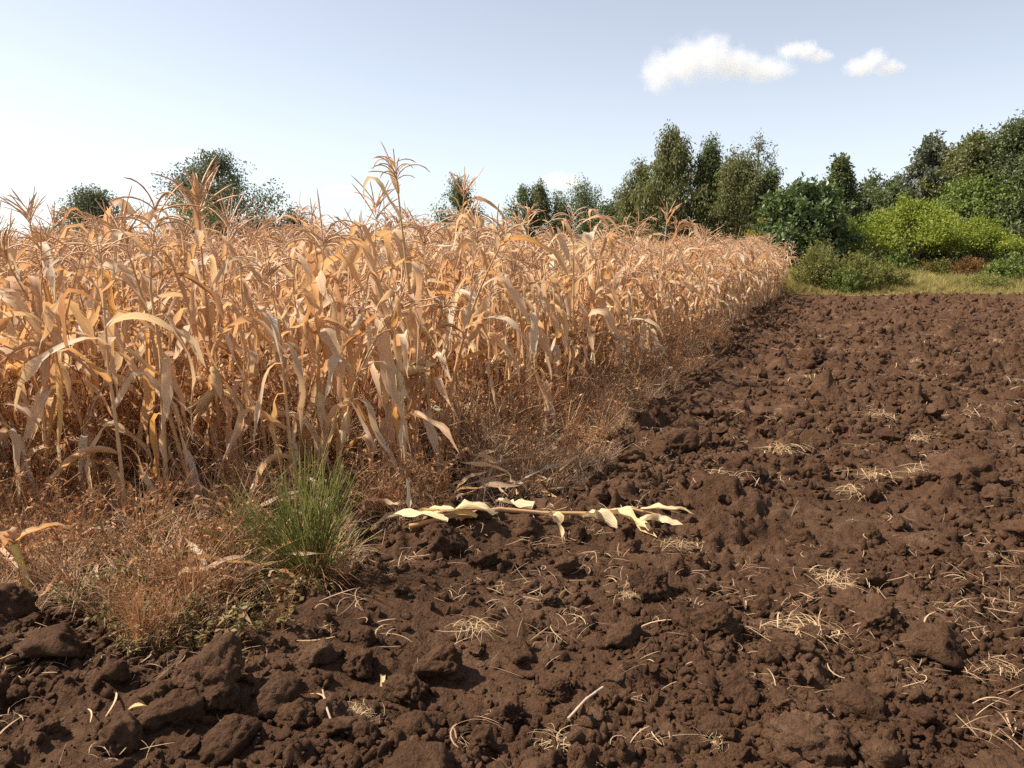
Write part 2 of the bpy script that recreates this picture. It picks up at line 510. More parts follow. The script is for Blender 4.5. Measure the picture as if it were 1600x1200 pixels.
ys = np.concatenate([np.linspace(-60, 28, 30), np.linspace(30, 60, 90), np.geomspace(62, 4000, 40)])
us = np.concatenate([-np.geomspace(1, 0.012, 40), np.linspace(-0.011, 0.011, 60), np.geomspace(0.012, 1, 40)]) * 4000
X, Y = np.meshgrid(us, ys)
Z = terrain_z(X, Y) + 0.06 * fbm(X * 0.4, Y * 0.4, 3, 77) * (Y > 35) - 0.25 * (Y < 33.0)
o = obj('ground', grid_mesh('ground', X, Y, Z, M_ground))
tag(o, kind='structure')

rows = np.concatenate([np.geomspace(1.15, FAR_Y, 660)])
cols = np.linspace(-1, 1, 700)
Yg, U = np.meshgrid(rows, cols, indexing='ij')
Xg = U * (0.74 * Yg + 1.1)
Zg = ground_h(Xg, Yg)
Zg[-1] -= 0.12
o = obj('ploughed_soil', grid_mesh('ploughed_soil', Xg, Yg, Zg, M_soil))
tag(o, kind='structure')

# ------------------------------------------------------------------ scattering by geometry nodes (only for what nobody could count)
SRC = bpy.data.collections.new('scatter_sources')          # never linked to the scene
def scatter(name, meshes, pts, rot, scl, idx, label, cat):
    me = bpy.data.meshes.new(name)
    n = len(pts)
    me.vertices.add(n)
    me.vertices.foreach_set('co', np.asarray(pts, np.float32).ravel())
    a = me.attributes.new('rot', 'FLOAT_VECTOR', 'POINT'); a.data.foreach_set('vector', np.asarray(rot, np.float32).ravel())
    a = me.attributes.new('scl', 'FLOAT_VECTOR', 'POINT'); a.data.foreach_set('vector', np.asarray(scl, np.float32).ravel())
    a = me.attributes.new('idx', 'INT', 'POINT'); a.data.foreach_set('value', np.asarray(idx, np.int32))
    o = obj(name, me)
    ng = bpy.data.node_groups.new(name + '_scatter', 'GeometryNodeTree')
    ng.interface.new_socket('Geometry', in_out='INPUT', socket_type='NodeSocketGeometry')
    ng.interface.new_socket('Geometry', in_out='OUTPUT', socket_type='NodeSocketGeometry')
    N, L = ng.nodes, ng.links
    gi = N.new('NodeGroupInput'); go = N.new('NodeGroupOutput')
    jn = N.new('GeometryNodeJoinGeometry')
    for k, m in enumerate(reversed(meshes)):
        so = bpy.data.objects.new(name + '_source', m)
        SRC.objects.link(so)
        oi = N.new('GeometryNodeObjectInfo')
        oi.inputs['Object'].default_value = so
        oi.inputs['As Instance'].default_value = False
        ti = N.new('GeometryNodeGeometryToInstance')
        L.new(oi.outputs['Geometry'], ti.inputs[0]); L.new(ti.outputs[0], jn.inputs[0])
    ip = N.new('GeometryNodeInstanceOnPoints')
    L.new(gi.outputs[0], ip.inputs['Points']); L.new(jn.outputs[0], ip.inputs['Instance'])
    ip.inputs['Pick Instance'].default_value = True
    def at(nm, ty):
        q = N.new('GeometryNodeInputNamedAttribute'); q.data_type = ty; q.inputs['Name'].default_value = nm
        return q.outputs['Attribute']
    L.new(at('idx', 'INT'), ip.inputs['Instance Index'])
    er = N.new('FunctionNodeEulerToRotation')
    L.new(at('rot', 'FLOAT_VECTOR'), er.inputs[0]); L.new(er.outputs[0], ip.inputs['Rotation'])
    L.new(at('scl', 'FLOAT_VECTOR'), ip.inputs['Scale'])
    L.new(ip.outputs[0], go.inputs[0])
    md = o.modifiers.new('scatter', 'NODES'); md.node_group = ng
    tag(o, label, cat, kind='stuff')
    return o

# ------------------------------------------------------------------ maize: leaf, stalk, tassel and ear shapes
def smooth_rand(r, n, k=5):
    return np.interp(np.linspace(0, 1, n), np.linspace(0, 1, k), r.normal(size=k))

def maize_leaf(kind, r, seg=12, **kw):
    L = kw.get('L', r.uniform(0.55, 0.88)); W = kw.get('W', r.uniform(0.030, 0.046))
    t = np.linspace(0, 1, seg + 1)
    if kind == 'up' and 'L' not in kw: L *= 0.62
    if kind == 'arch':
        e0, e1 = kw.get('e0', r.uniform(45, 74)), kw.get('e1', r.uniform(-88, -55)); p = r.uniform(0.6, 1.2)
        el = e0 + (e1 - e0) * t ** p
    elif kind == 'kink':
        e0, e1, k = kw.get('e0', r.uniform(20, 68)), kw.get('e1', r.uniform(-88, -62)), kw.get('k', r.uniform(0.18, 0.55))
        s = np.clip((t - k) / 0.09, 0, 1)
        el = (e0 - 14 * t) * (1 - s) + e1 * s
    elif kind == 'hang':
        e1 = r.uniform(-88, -68)
        s = np.clip((t - 0.02) / 0.12, 0, 1)
        el = r.uniform(0, 45) * (1 - s) + e1 * s
    else:
        e0, e1 = kw.get('e0', r.uniform(58, 80)), kw.get('e1', r.uniform(-25, 50))
        el = e0 + (e1 - e0) * t ** 1.4
    el = R(1) * (el + smooth_rand(r, seg + 1, 7) * 13)
    yaw = R(1) * (np.cumsum(smooth_rand(r, seg + 1, 5)) * 5 * kw.get('yaw', 1))
    tw = R(1) * (kw.get('tw', r.normal() * (110 if kind in ('hang', 'kink') else 60)) * t ** 1.3 + smooth_rand(r, seg + 1, 7) * 26 * t)
    T = np.stack([np.cos(el) * np.cos(yaw), np.cos(el) * np.sin(yaw), np.sin(el)], -1)
    P = np.concatenate([[[0, 0, 0]], np.cumsum((T[:-1] + T[1:]) * 0.5 * L / seg, 0)])
    S = np.stack([-np.sin(yaw), np.cos(yaw), np.zeros_like(yaw)], -1)
    Nn = np.cross(T, S)
    c, s_ = np.cos(tw)[:, None], np.sin(tw)[:, None]
    S2 = S * c + Nn * s_; N2 = Nn * c - S * s_
    if kind == 'up': W *= 0.7
    if kind == 'hang': W *= 0.76
    w = W * np.interp(t, [0, 0.08, 0.3, 0.6, 0.85, 1], [0.62, 0.7, 1.0, 0.9, 0.5, 0.03]) * np.clip(1 + 0.27 * smooth_rand(r, seg + 1, 11), 0.45, 1.5)
    curl = r.uniform(0.1, 1.0)
    fold = np.clip(0.25 + curl * (0.5 + 0.5 * smooth_rand(r, seg + 1, 5)), -0.3, 1.35)
    V, F, uv = ribbon(P, S2, N2, w, fold)
    b = MB(); b.add(V, F, uv)
    return b

LR = np.random.default_rng(5)
LEAF = {}
for kind, n in (('arch', 12), ('kink', 14), ('hang', 14), ('up', 8)):
    LEAF[kind] = [maize_leaf(kind, LR) for _ in range(n)]
LEAF_ME = {k: [b.mesh('leaf', M_leaf) for b in v] for k, v in LEAF.items()}

def stalk_path(r, H, bend):
    t = np.linspace(0, 1, 12)
    a = r.uniform(0, 2 * PI)
    off = bend * t ** 2.0
    wob = 0.012
    x = off * math.cos(a) + wob * smooth_rand(r, 12, 6) * t
    y = off * math.sin(a) + wob * smooth_rand(r, 12, 6) * t
    z = H * t - 0.5 * bend * bend * t ** 2 / max(H, 0.1)
    return np.stack([x, y, z], -1)

STALKS = []
for i in range(12):
    H = 1.32 + 0.032 * i
    P = stalk_path(LR, H, LR.uniform(0.02, 0.22) if i % 4 else LR.uniform(0.2, 0.45))
    b = MB()
    nn = 40
    t = np.linspace(0, 1, nn)
    PP = np.stack([np.interp(t, np.linspace(0, 1, 12), P[:, k]) for k in range(3)], -1)
    PP[0, 2] -= 0.06
    rad = np.interp(t, [0, 0.1, 0.5, 0.85, 1], [0.0135, 0.0125, 0.0105, 0.006, 0.004])
    rad = rad * (1 + 0.22 * (np.abs(((t * 11) % 1) - 0.5) > 0.42))
    b.add(*tube(PP, rad, 6))
    STALKS.append((H, P, b, b.mesh('stalk', M_stalk)))

def tassel(r, style):
    b = MB()
    n = r.integers(11, 18)
    def spike(P0, d, L, e1, r0):
        t = np.linspace(0, 1, 7)
        d = d / np.linalg.norm(d)
        az = math.atan2(d[1], d[0]); e0 = math.asin(np.clip(d[2], -1, 1))
        el = e0 + (e1 - e0) * t ** 1.1
        T = np.stack([np.cos(el) * math.cos(az), np.cos(el) * math.sin(az), np.sin(el)], -1)
        P = P0 + np.concatenate([[[0, 0, 0]], np.cumsum((T[:-1] + T[1:]) * 0.5 * L / 6, 0)])
        rr = r0 * np.array([0.6, 1.1, 0.9, 1.2, 0.95, 1.1, 0.4])
        b.add(*tube(P, rr, 3))
    spike(np.zeros(3), np.array([r.normal() * 0.12, r.normal() * 0.12, 1]), r.uniform(0.26, 0.36), R(r.uniform(20, 85)), 0.0042)
    for i in range(n):
        a = r.uniform(0, 2 * PI); h = r.uniform(0.0, 0.13)
        e0 = R(r.uniform(35, 75)); e1 = R(r.uniform(-75, 10)) if style == 'droop' else R(r.uniform(0, 60))
        spike(np.array([0, 0, h]), np.array([math.cos(a) * math.cos(e0), math.sin(a) * math.cos(e0), math.sin(e0)]), r.uniform(0.15, 0.29), e1, 0.0042)
    return b
TASSEL = {s: [tassel(LR, s) for _ in range(5)] for s in ('droop', 'spread')}
TASSEL_ME = {s: [b.mesh('tassel', M_tassel) for b in v] for s, v in TASSEL.items()}

def ear(r):
    """cob wrapped in dry husks, its axis along +X drooping"""
    b = MB()
    L = r.uniform(0.15, 0.20)
    t = np.linspace(0, 1, 9)
    P = np.stack([t * L, 0.01 * np.sin(t * 5 + r.uniform(0, 6)), -0.02 * t * t], -1)
    rad = np.interp(t, [0, 0.15, 0.5, 0.8, 1], [0.008, 0.024, 0.028, 0.019, 0.004])
    V, F, uv = tube(P, rad, 9)
    V += r.normal(size=V.shape) * 0.0012
    b.add(V, F, uv)
    hb = MB()
    for k in range(6):
        a = k / 6 * 2 * PI + r.uniform(-.3, .3)
        flare = r.uniform(0.0, 0.5)
        tt = np.linspace(0, 1, 7)
        rr = np.interp(tt, [0, 0.2, 0.6, 1], [0.012, 0.029, 0.032, 0.026 + 0.09 * flare])
        Q = np.stack([tt * L * r.uniform(0.95, 1.35), rr * math.cos(a), rr * math.sin(a) - 0.02 * tt * tt], -1)
        S = np.tile([0, -math.sin(a), math.cos(a)], (7, 1)); Nn = np.tile([0, math.cos(a), math.sin(a)], (7, 1))
        w = np.interp(tt, [0, 0.4, 0.8, 1], [0.012, 0.026, 0.018, 0.002])
        hb.add(*ribbon(Q, S, Nn, w, np.full(7, -0.55) + 0.2 * r.normal(size=7)))
    return b, hb
_ears = [ear(LR) for _ in range(6)]
EAR_ME = [b.mesh('ear', M_husk) for b, hb in _ears]
HUSK_ME = {me.name: hb.mesh('husk', M_husk) for me, (b, hb) in zip(EAR_ME, _ears)}
EAR = []
for b_, hb_ in _ears:
    q_ = MB(); q_.add_mb(b_); q_.add_mb(hb_); EAR.append(q_)

def plant_layout(r, big=1.0, tassel_p=0.86, si=None):
    """which shapes go where on one plant: list of (part, mesh builder, mesh, matrix)"""
    if si is None: si = r.integers(len(STALKS))
    H, P, sb, sm = STALKS[si]
    items = [('stalk', sb, sm, Matrix.Identity(4))]
    nl = r.integers(12, 16)
    az0 = r.uniform(0, 2 * PI)
    tt = np.linspace(0.10, 0.97, nl) + r.normal(size=nl) * 0.012
    ts = np.linspace(0, 1, len(P))
    def pos(t): return Vector([np.interp(t, ts, P[:, k]) for k in range(3)])
    for i, t in enumerate(tt):
        if t < 0.2 and r.random() < 0.3: continue
        q = r.random()
        if t < 0.45: kind = 'hang' if q < 0.68 else ('kink' if q < 0.92 else 'arch')
        elif t < 0.8: kind = 'kink' if q < 0.48 else ('hang' if q < 0.86 else 'arch')
        else: kind = 'up' if q < 0.2 else ('arch' if q < 0.45 else ('kink' if q < 0.8 else 'hang'))
        k = r.integers(len(LEAF[kind]))
        sc = r.uniform(0.8, 1.08) * (0.72 if t > 0.85 else 1.0) * (0.85 if t < 0.25 else 1.0)
        az = az0 + i * PI + r.normal() * 0.5
        wz = sc * r.uniform(0.85, 1.25)
        m = Matrix.Translation(pos(t)) @ Euler((r.normal() * 0.12, r.normal() * 0.1, az)).to_matrix().to_4x4() @ Matrix.Diagonal((sc, sc * r.choice([-1, 1]), sc, 1))
        items.append(('leaf', LEAF[kind][k], LEAF_ME[kind][k], m))
    ne = r.choice([0, 0, 1, 1, 2])
    for e in range(ne):
        t = r.uniform(0.40, 0.58)
        k = r.integers(len(EAR))
        droop = R(r.uniform(40, 80)) if r.random() < 0.6 else -R(r.uniform(35, 65))
        m = Matrix.Translation(pos(t)) @ Euler((0, droop, az0 + r.uniform(0, 6.28))).to_matrix().to_4x4()
        items.append(('ear', EAR[k], EAR_ME[k], m))
    st = None
    if r.random() < tassel_p:
        st = r.choice(['droop', 'droop', 'spread'])
        k = r.integers(5)
        tip = Vector(P[-1]); dr = Vector(P[-1]) - Vector(P[-3])
        m = Matrix.Translation(tip) @ dr.to_track_quat('Z', 'Y').to_matrix().to_4x4() @ Matrix.Rotation(r.uniform(0, 6.28), 4, 'Z') @ Matrix.Scale(r.uniform(0.8, 1.2), 4)
        items.append(('tassel', TASSEL[st][k], TASSEL_ME[st][k], m))
    return items, ne, st

def build_plant(name, label, group, loc, rot, scale, items):
    root = thing(name, label, 'maize plant', loc, rot, group, scale)
    for part, b, me, m in items:
        c = bpy.data.objects.new(part, me)
        COL.objects.link(c)
        c.parent = root
        c.matrix_local = m
        if part == 'ear':
            h = bpy.data.objects.new('husk', HUSK_ME[me.name])
            COL.objects.link(h)
            h.parent = c
    return root

# where the plants stand: rows run along the margin towards the far corner
F0 = np.array(G(700, 800)); F1 = np.array(G(1195, 480))
rd = (F1 - F0) / np.linalg.norm(F1 - F0); rn = np.array([-rd[1], rd[0]])
cand = []
pr = np.random.default_rng(21)
for i in range(0, 66):
    for k in range(-70, 195):
        p = F0 + rn * (0.32 + i * 0.57) + rd * (k * 0.235) + pr.normal(size=2) * (0.07, 0.07)
        cand.append(p)
cand = np.array(cand)
FRONT = [(-9, 3.95), (-3.4, 4.1), (-2.0, 4.3), (-1.15, 4.85), (-0.2, 5.2), (0.35, 5.95)]
fx = np.array([p[0] for p in FRONT]); fy = np.array([p[1] for p in FRONT])
keep = in_poly(cand[:, 0], cand[:, 1], POLY) & (cand[:, 1] > np.interp(cand[:, 0], fx, fy)) & (cand[:, 1] < 37.5) & (np.abs(cand[:, 0]) < 0.72 * cand[:, 1] + 1.2)
keep &= edge_dist(cand[:, 0], cand[:, 1], BL) > 0.26
keep &= pr.random(len(cand)) < 0.93
cand = cand[keep]
ed = np.minimum(edge_dist(cand[:, 0], cand[:, 1], BL), cand[:, 1] - np.interp(cand[:, 0], fx, fy) + 0.3)
rank = np.hypot(cand[:, 0], cand[:, 1]) + 1.1 * np.clip(ed, 0, 6) + np.where(np.abs(cand[:, 0]) > 0.66 * cand[:, 1], 30, 0)
order = np.argsort(rank)

# plants placed one by one after the photograph
def base_at(px, py):
    x, y = G(px, py)
    return (x, y, 0.0)
hr = np.random.default_rng(77)
def hero(px, py, height, label, rot=(0, 0, 0), si=5, seed=0, extra=None, tas=1.0):
    r = np.random.default_rng(seed)
    items, ne, st = plant_layout(r, tassel_p=tas, si=si)
    if extra: items = extra(items, r)
    H = STALKS[si][0]
    return build_plant('maize_plant', label, 'dry maize plants in the field', base_at(px, py), rot, height / H, items)

def tall_extra(items, r):
    """the tall plant: broad bent leaves high up, a long leaf reaching to the left"""
    H, P, sb, sm = STALKS[5]
    ts = np.linspace(0, 1, len(P))
    pos = lambda t: Vector([np.interp(t, ts, P[:, k]) for k in range(3)])
    out = [it for it in items if it[0] != 'leaf' or it[3].translation.z < 1.0]
    spec = [(0.50, 'arch', 178, dict(L=0.80, W=0.040, e0=52, e1=-42, tw=25, yaw=0.4)),
            (0.58, 'kink', 20, dict(L=0.55, W=0.034, e0=40, e1=-80, k=0.35, tw=40)),
            (0.66, 'kink', 200, dict(L=0.74, W=0.042, e0=70, e1=-35, k=0.45, tw=60, yaw=0.4)),
            (0.68, 'kink', 185, dict(L=0.6, W=0.038, e0=78, e1=-10, k=0.55, tw=90, yaw=0.4)),
            (0.74, 'arch', 8, dict(L=0.5, W=0.03, e0=70, e1=-80, tw=20)),
            (0.84, 'kink', 170, dict(L=0.46, W=0.030, e0=75, e1=-75, k=0.5, tw=20)),
            (0.45, 'hang', 100, dict(L=0.5, W=0.03))]
    for t, kind, az, kw in spec:
        b = maize_leaf(kind, r, 16, **kw)
        m = Matrix.Translation(pos(t)) @ Matrix.Rotation(R(az), 4, 'Z')
        out.append(('leaf', b, b.mesh('leaf', M_leaf), m))
    b = EAR[2]
    out.append(('ear', b, EAR_ME[2], Matrix.Translation(pos(0.44)) @ Euler((0, R(-18), R(-10))).to_matrix().to_4x4() @ Matrix.Scale(1.25, 4)))
    return out
HERO_XY = []
hero(612, 772, 1.84, 'tallest dry maize plant with broad bent leaves and drooping tassel', (0, R(-1), 0), 5, 3, tall_extra)
hero(690, 745, 1.72, 'dry maize plant with thin upright tassel just right of the tallest plant', (R(-2), R(3), R(40)), 4, 14)
hero(500, 765, 1.6, 'dry maize plant with wide leaves hanging down right behind the green broom-like clump', (R(3), R(-3), R(80)), 2, 8)
hero(305, 800, 1.65, 'dry maize plant with yellowed stalk base, leaves bent over beside the green clump', (R(4), R(-9), R(10)), 6, 19)
hero(62, 812, 1.55, 'thick dry maize plant with torn orange sheaths, leaning away over the brown weeds', (R(-3), R(-10), R(200)), 7, 23)
hero(-40, 830, 1.45, 'dry maize plant at the end of the front row beside the thick leaning one', (R(3), R(4), R(120)), 3, 31)
for px, py in ((612, 770), (690, 745), (500, 765), (305, 800), (62, 812), (-40, 830)):
    HERO_XY.append(G(px, py))
HX = np.array(HERO_XY)

placed = 6
mr = np.random.default_rng(99)
rest = []
for ii in order:
    p = cand[ii]
    if np.min(np.hypot(HX[:, 0] - p[0], HX[:, 1] - p[1])) < 0.17: continue
    if placed < 296:
        items, ne, st = plant_layout(mr)
        outer = ed[ii] < 0.85
        pass
        sc = (mr.uniform(0.84, 1.12) if mr.random() < 0.84 else mr.uniform(1.12, 1.30)) * (1.0 if ed[ii] > 0.7 else 0.96)
        if p[0] < -0.8 and p[1] < 9: sc = min(sc, 1.10) * 0.98
        rot = (mr.normal() * 0.075, mr.normal() * 0.075, mr.uniform(0, 6.28))
        side = edge_dist(p[None, 0], p[None, 1], BL)[0] < 0.85 and p[0] > 0.0
        where = ('in the row beside the ploughed soil' if side else 'in the front row above the weeds') if outer else 'among the inner rows'
        dh = np.hypot(HX[:, 0] - p[0], HX[:, 1] - p[1])
        if dh.min() < 0.55:
            where = 'next to the ' + ('tallest plant', 'thin-tasselled plant', 'wide-leaved plant', 'yellow-based plant', 'thick leaning plant', 'row-end plant')[int(dh.argmin())]
        look = ('tall ' if sc > 1.03 else ('short ' if sc < 0.9 else '')) + ('leaning ' if math.hypot(rot[0], rot[1]) > 0.12 else '')
        ears = ('no ear', 'one ear', 'two ears')[ne]
        tas = {None: 'no tassel', 'droop': 'drooping tassel', 'spread': 'spreading tassel'}[st]
        lab = '%sdry maize plant, %s, %s, %s' % (look, tas, ears, where)
        build_plant('maize_plant', lab, lab.replace('dry maize plant', 'dry maize plants'), (p[0], p[1], 0.0), rot, sc, items)
        placed += 1
    else:
        rest.append(p)
# the thousands behind
FAR_ME = []
vr = np.random.default_rng(123)
for i in range(12):
    items, ne, st = plant_layout(vr)
    b = MB()
    for part, pb, me, m in items:
        q = MB(); q.add_mb(pb)
        mi = {'stalk': 0, 'leaf': 1, 'ear': 2, 'tassel': 3}[part]
        q.M = [np.full_like(a, mi) for a in q.M]
        b.add_mb(q, np.array(m))
    FAR_ME.append(b.mesh('maize', [M_stalk, M_leaf, M_husk, M_tassel]))
rest = np.array(rest)
n = len(rest)
rz = np.where(rest[:, 1] > 33.2, terrain_z(rest[:, 0], rest[:, 1]), 0.0)
pts = np.column_stack([rest, rz])
rot = np.column_stack([vr.normal(size=n) * 0.07, vr.normal(size=n) * 0.07, vr.uniform(0, 6.28, n)])
sc = np.where(vr.random(n) < 0.9, vr.uniform(0.90, 1.12, n), vr.uniform(1.12, 1.30, n)) * (1 + 0.06 * np.clip((rest[:, 1] - 12) / 20, 0, 1)) * (1 - 0.06 * np.clip(vnoise(rest[:, 0] * 0.3, rest[:, 1] * 0.3, 3) * 2, -1, 1))
scatter('maize_stand', FAR_ME, pts, rot, np.column_stack([sc, sc, sc]), vr.integers(0, 12, n),
        'mass of dry golden maize filling the field behind the front rows', 'maize')
print('maize individuals', placed, 'stuff', n)

# ------------------------------------------------------------------ dry weeds, grass and litter
def bushy_weed(r, H=0.6, spread=0.3, leafn=3, mat_leaf=1):
    b = MB()
    for s in range(r.integers(5, 8)):
        a = r.uniform(0, 2 * PI); d = np.array([math.cos(a), math.sin(a)]) * r.uniform(0.2, 1) * spread
        h = H * r.uniform(0.6, 1.05)
        t = np.linspace(0, 1, 6)
        P = np.stack([d[0] * t ** 1.3, d[1] * t ** 1.3, h * t], -1) + smooth_rand(r, 6)[:, None] * 0.02 * t[:, None]
        b.add(*tube(P, np.linspace(0.0034, 0.0016, 6), 3), m=0)
        for k in range(4):
            u = r.uniform(0.2, 1.0)
            p0 = np.array([np.interp(u, t, P[:, c]) for c in range(3)])
            dd = rdir(1, r)[0]; dd[2] = abs(dd[2]) * 0.8 + 0.1
            l = r.uniform(0.08, 0.2) * H / 0.6
            Q = p0 + np.linspace(0, 1, 3)[:, None] * dd * l
            b.add(*tube(Q, 0.0014, 3), m=0)
            nl = leafn
            C = p0 + r.uniform(0.1, 1, (nl, 1)) * dd * l
            b.add(*diamonds(C, rdir(nl, r) + [0, 0, -0.2], rdir(nl, r), r.uniform(0.018, 0.055, nl), r.uniform(0.007, 0.020, nl), 0.3), m=mat_leaf)
    return b

def grass_tuft(r, H=0.4, n=34, spread=0.25, w=0.0016, lean=0.5):
    b = MB()
    for i in range(n):
        a = r.uniform(0, 2 * PI)
        t = np.linspace(0, 1, 5)
        h = H * r.uniform(0.5, 1.1); s = spread * r.uniform(0.1, 1.2)
        b0 = rdir(1, r)[0] * 0.03; b0[2] = 0
        x = s * t ** 1.6
        z = h * (t - lean * r.random() * t ** 2.6)
        P = np.stack([x * math.cos(a), x * math.sin(a), z], -1) + b0
        S = np.tile([-math.sin(a), math.cos(a), 0], (5, 1)); Nn = np.tile([math.cos(a), math.sin(a), 0], (5, 1))
        b.add(*ribbon(P, S, Nn, w * np.array([1, 1.1, 1, .8, .2]), np.full(5, 0.5)))
    return b

wr = np.random.default_rng(31)
W_BUSH = [bushy_weed(wr, 0.62, 0.30, 2 + i % 3).mesh('weed', [M_weed2 if i % 2 else M_weed, M_weed if i % 3 else M_weed2]) for i in range(7)]
W_DRYG = [grass_tuft(wr, 0.50, 30, 0.36, 0.0024, 0.9).mesh('tuft', M_straw) for _ in range(5)]
W_RED = [grass_tuft(wr, 0.60, 40, 0.22, 0.0020, 0.4).mesh('tuft', M_weed) for _ in range(4)]
W_LOW = [bushy_weed(wr, 0.26, 0.24, 11).mesh('weed', [M_weed, M_lowleaf]) for _ in range(5)]

def sample_poly(n, ymin, ymax, r, xlim=0.70):
    y = ymin * (ymax / ymin) ** r.random(n) if ymin > 0 else r.uniform(ymin, ymax, n)
    x = r.uniform(-1, 1, n) * (xlim * y + 0.8)
    k = in_poly(x, y, POLY)
    return x[k], y[k]

# weeds at the margin and under the maize
x, y = sample_poly(24000, 2.9, 34.0, wr)
e = edge_dist(x, y, BL)
front = y - np.interp(x, fx, fy)
k = (e < 1.6) | (front < 2.2) | (wr.random(len(x)) < 0.25)
k &= (e > 0.05) & (wr.random(len(x)) < np.clip(0.48 + 3.2 * fbm(x * 1.9, y * 1.9, 2, 95) + (y > 9) * 0.35 - 0.22 * (front < 0.0) + 0.2 * (front > 0.6), 0.05, 1))
x, y, e, front = x[k], y[k], e[k], front[k]
n = len(x)
hs = np.clip(0.35 + 0.7 * e, 0.3, 1.3) * np.where(y > 8, 1.15, 1.0)
hs = np.where(front < 0.45, np.minimum(hs, 0.66), hs) * wr.uniform(0.55, 1.45, n)
q = wr.random(n)
patch = vnoise(x * 0.7, y * 0.7, 91)
idx = np.where(q < 0.26, wr.integers(0, 7, n), np.where((q < 0.72) | (patch > 0.10), wr.integers(7, 12, n), wr.integers(12, 16, n)))
lowz = (front < 0.1) & (x > -2.1) & (x < -0.7)
idx = np.where(lowz & (wr.random(n) < 0.25), wr.integers(16, 21, n), idx)
z = ground_h(x, y) - 0.015
scatter('dry_weeds', W_BUSH + W_DRYG + W_RED + W_LOW, np.column_stack([x, y, z]),
        np.column_stack([wr.normal(size=n) * 0.2, wr.normal(size=n) * 0.2, wr.uniform(0, 6.28, n)]),
        np.column_stack([hs * 1.05, hs * 1.05, hs]), idx, 'tangle of dry reddish brown weeds and grass along the foot of the maize', 'weeds')
print('weeds', n)

# fallen leaf litter under the front row
x, y = sample_poly(3200, 3.4, 12.0, wr)
k = edge_dist(x, y, BL) > 0.22
x, y = x[k], y[k]
n = len(x)
lit = LEAF_ME['hang']
scatter('leaf_litter', lit, np.column_stack([x, y, ground_h(x, y) + 0.02 + 0.16 * wr.random(n) ** 2]),
        np.column_stack([wr.normal(size=n) * 0.5, R(-84) + wr.normal(size=n) * 0.2, wr.uniform(0, 6.28, n)]),
        np.column_stack([wr.uniform(0.3, 0.7, n), wr.uniform(0.2, 0.5, n), wr.uniform(0.3, 0.7, n)]), wr.integers(0, len(lit), n), 'fallen dry maize leaves littering the ground under the plants', 'leaf litter')

# ------------------------------------------------------------------ soil clods
def clod_mesh(r, sub, rough=0.16, name='clod'):
    bm = bmesh.new()
    bmesh.ops.create_icosphere(bm, subdivisions=sub, radius=1)
    planes = [(Vector(rdir(1, r)[0]), r.uniform(0.55, 0.95)) for _ in range(12)]
    off = Vector(r.uniform(-50, 50, 3))
    sc = Vector((r.uniform(0.85, 1.25), r.uniform(0.75, 1.0), r.uniform(0.6, 0.85)))
    for v in bm.verts:
        d = v.co.normalized()
        rad = 1.15
        for nn, h in planes:
            c = d.dot(nn)
            if c > 0.05: rad = min(rad, h / c)
        rad = 0.93 * rad + 0.07
        f = mnoise.fractal(d * 1.7 + off, 0.8, 2.1, 6) * rough + mnoise.fractal(d * 5 + off, 0.45, 2.2, 5) * rough * 0.42 + mnoise.fractal(d * 15 + off, 0.5, 2.1, 3) * rough * (0.16 if sub > 3 else 0.0)
        v.co = d * (rad + f)
        v.co = Vector((v.co.x * sc.x, v.co.y * sc.y, v.co.z * sc.z))
    me = bpy.data.meshes.new(name)
    for f in bm.faces: f.smooth = True
    bm.to_mesh(me); bm.free()
    me.materials.append(M_soil)
    return me
cr = np.random.default_rng(8)
CLOD_BIG = [clod_mesh(cr, 5, 0.22) for _ in range(8)]
CLOD_MID = [clod_mesh(cr, 4, 0.22) for _ in range(16)]
CLOD_S = [clod_mesh(cr, 2, 0.22) for _ in range(8)]

def put_clod(x, y, s, me, label, group, sink=0.35, flat=1.0):
    z = float(ground_h(np.array([x]), np.array([y]))[0])
    o = obj('soil_clod', me, None, (x, y, z + s * (0.62 - sink)), (cr.normal() * 0.3, cr.normal() * 0.3, cr.uniform(0, 6.28)), (s, s, s * flat))
    tag(o, label, 'soil clod', group)
    return o
# the largest ones, after the photograph: pixel, half width in pixels
for px, py, w, lab in ((330, 1110, 62, 'biggest mound-like dark soil clod beside the leafy green weeds'),
                       (265, 1135, 42, 'rounded soil clod leaning against the biggest mound-like clod'),
                       (470, 1140, 38, 'angular soil clod with a steep shaded side near the curved twig'),
                       (792, 1110, 44, 'upright block-shaped soil clod with a flat sunlit face and pale root threads'),
                       (870, 1070, 34, 'leaning soil clod beside the upright block-shaped one'),
                       (835, 975, 24, 'round ball-like soil clod near the fallen maize stalk'),
                       (858, 945, 20, 'small round soil clod just behind the ball-like one'),
                       (690, 1030, 52, 'long flat soil clod tilted towards the green clump'),
                       (640, 1065, 40, 'dark soil clod with a deep shadow beside the white husk scrap'),
                       (1120, 1000, 46, 'broad smooth soil clod beside the large straw patch'),
                       (1270, 1170, 72, 'broad pale dome of packed soil beside the straw wisps'),
                       (1370, 1000, 50, 'flat soil clod behind the large straw patch'),
                       (1010, 930, 46, 'wide crumbly soil clod in front of the fallen stalk'),
                       (1500, 750, 60, 'long dark soil slab with a deep shaded edge on the open field'),
                       (690, 880, 40, 'dark crumbly soil clod under the torn end of the fallen stalk'),
                       (1270, 575, 22, 'dark upright soil clod beside the round straw tuft'),
                       (560, 1040, 40, 'dark soil clod in the shade of the green clump')):
    x, y = G(px, py)
    put_clod(x, y, w / FPX * y * 1.02, CLOD_BIG[cr.integers(8)], lab, None, 0.38)
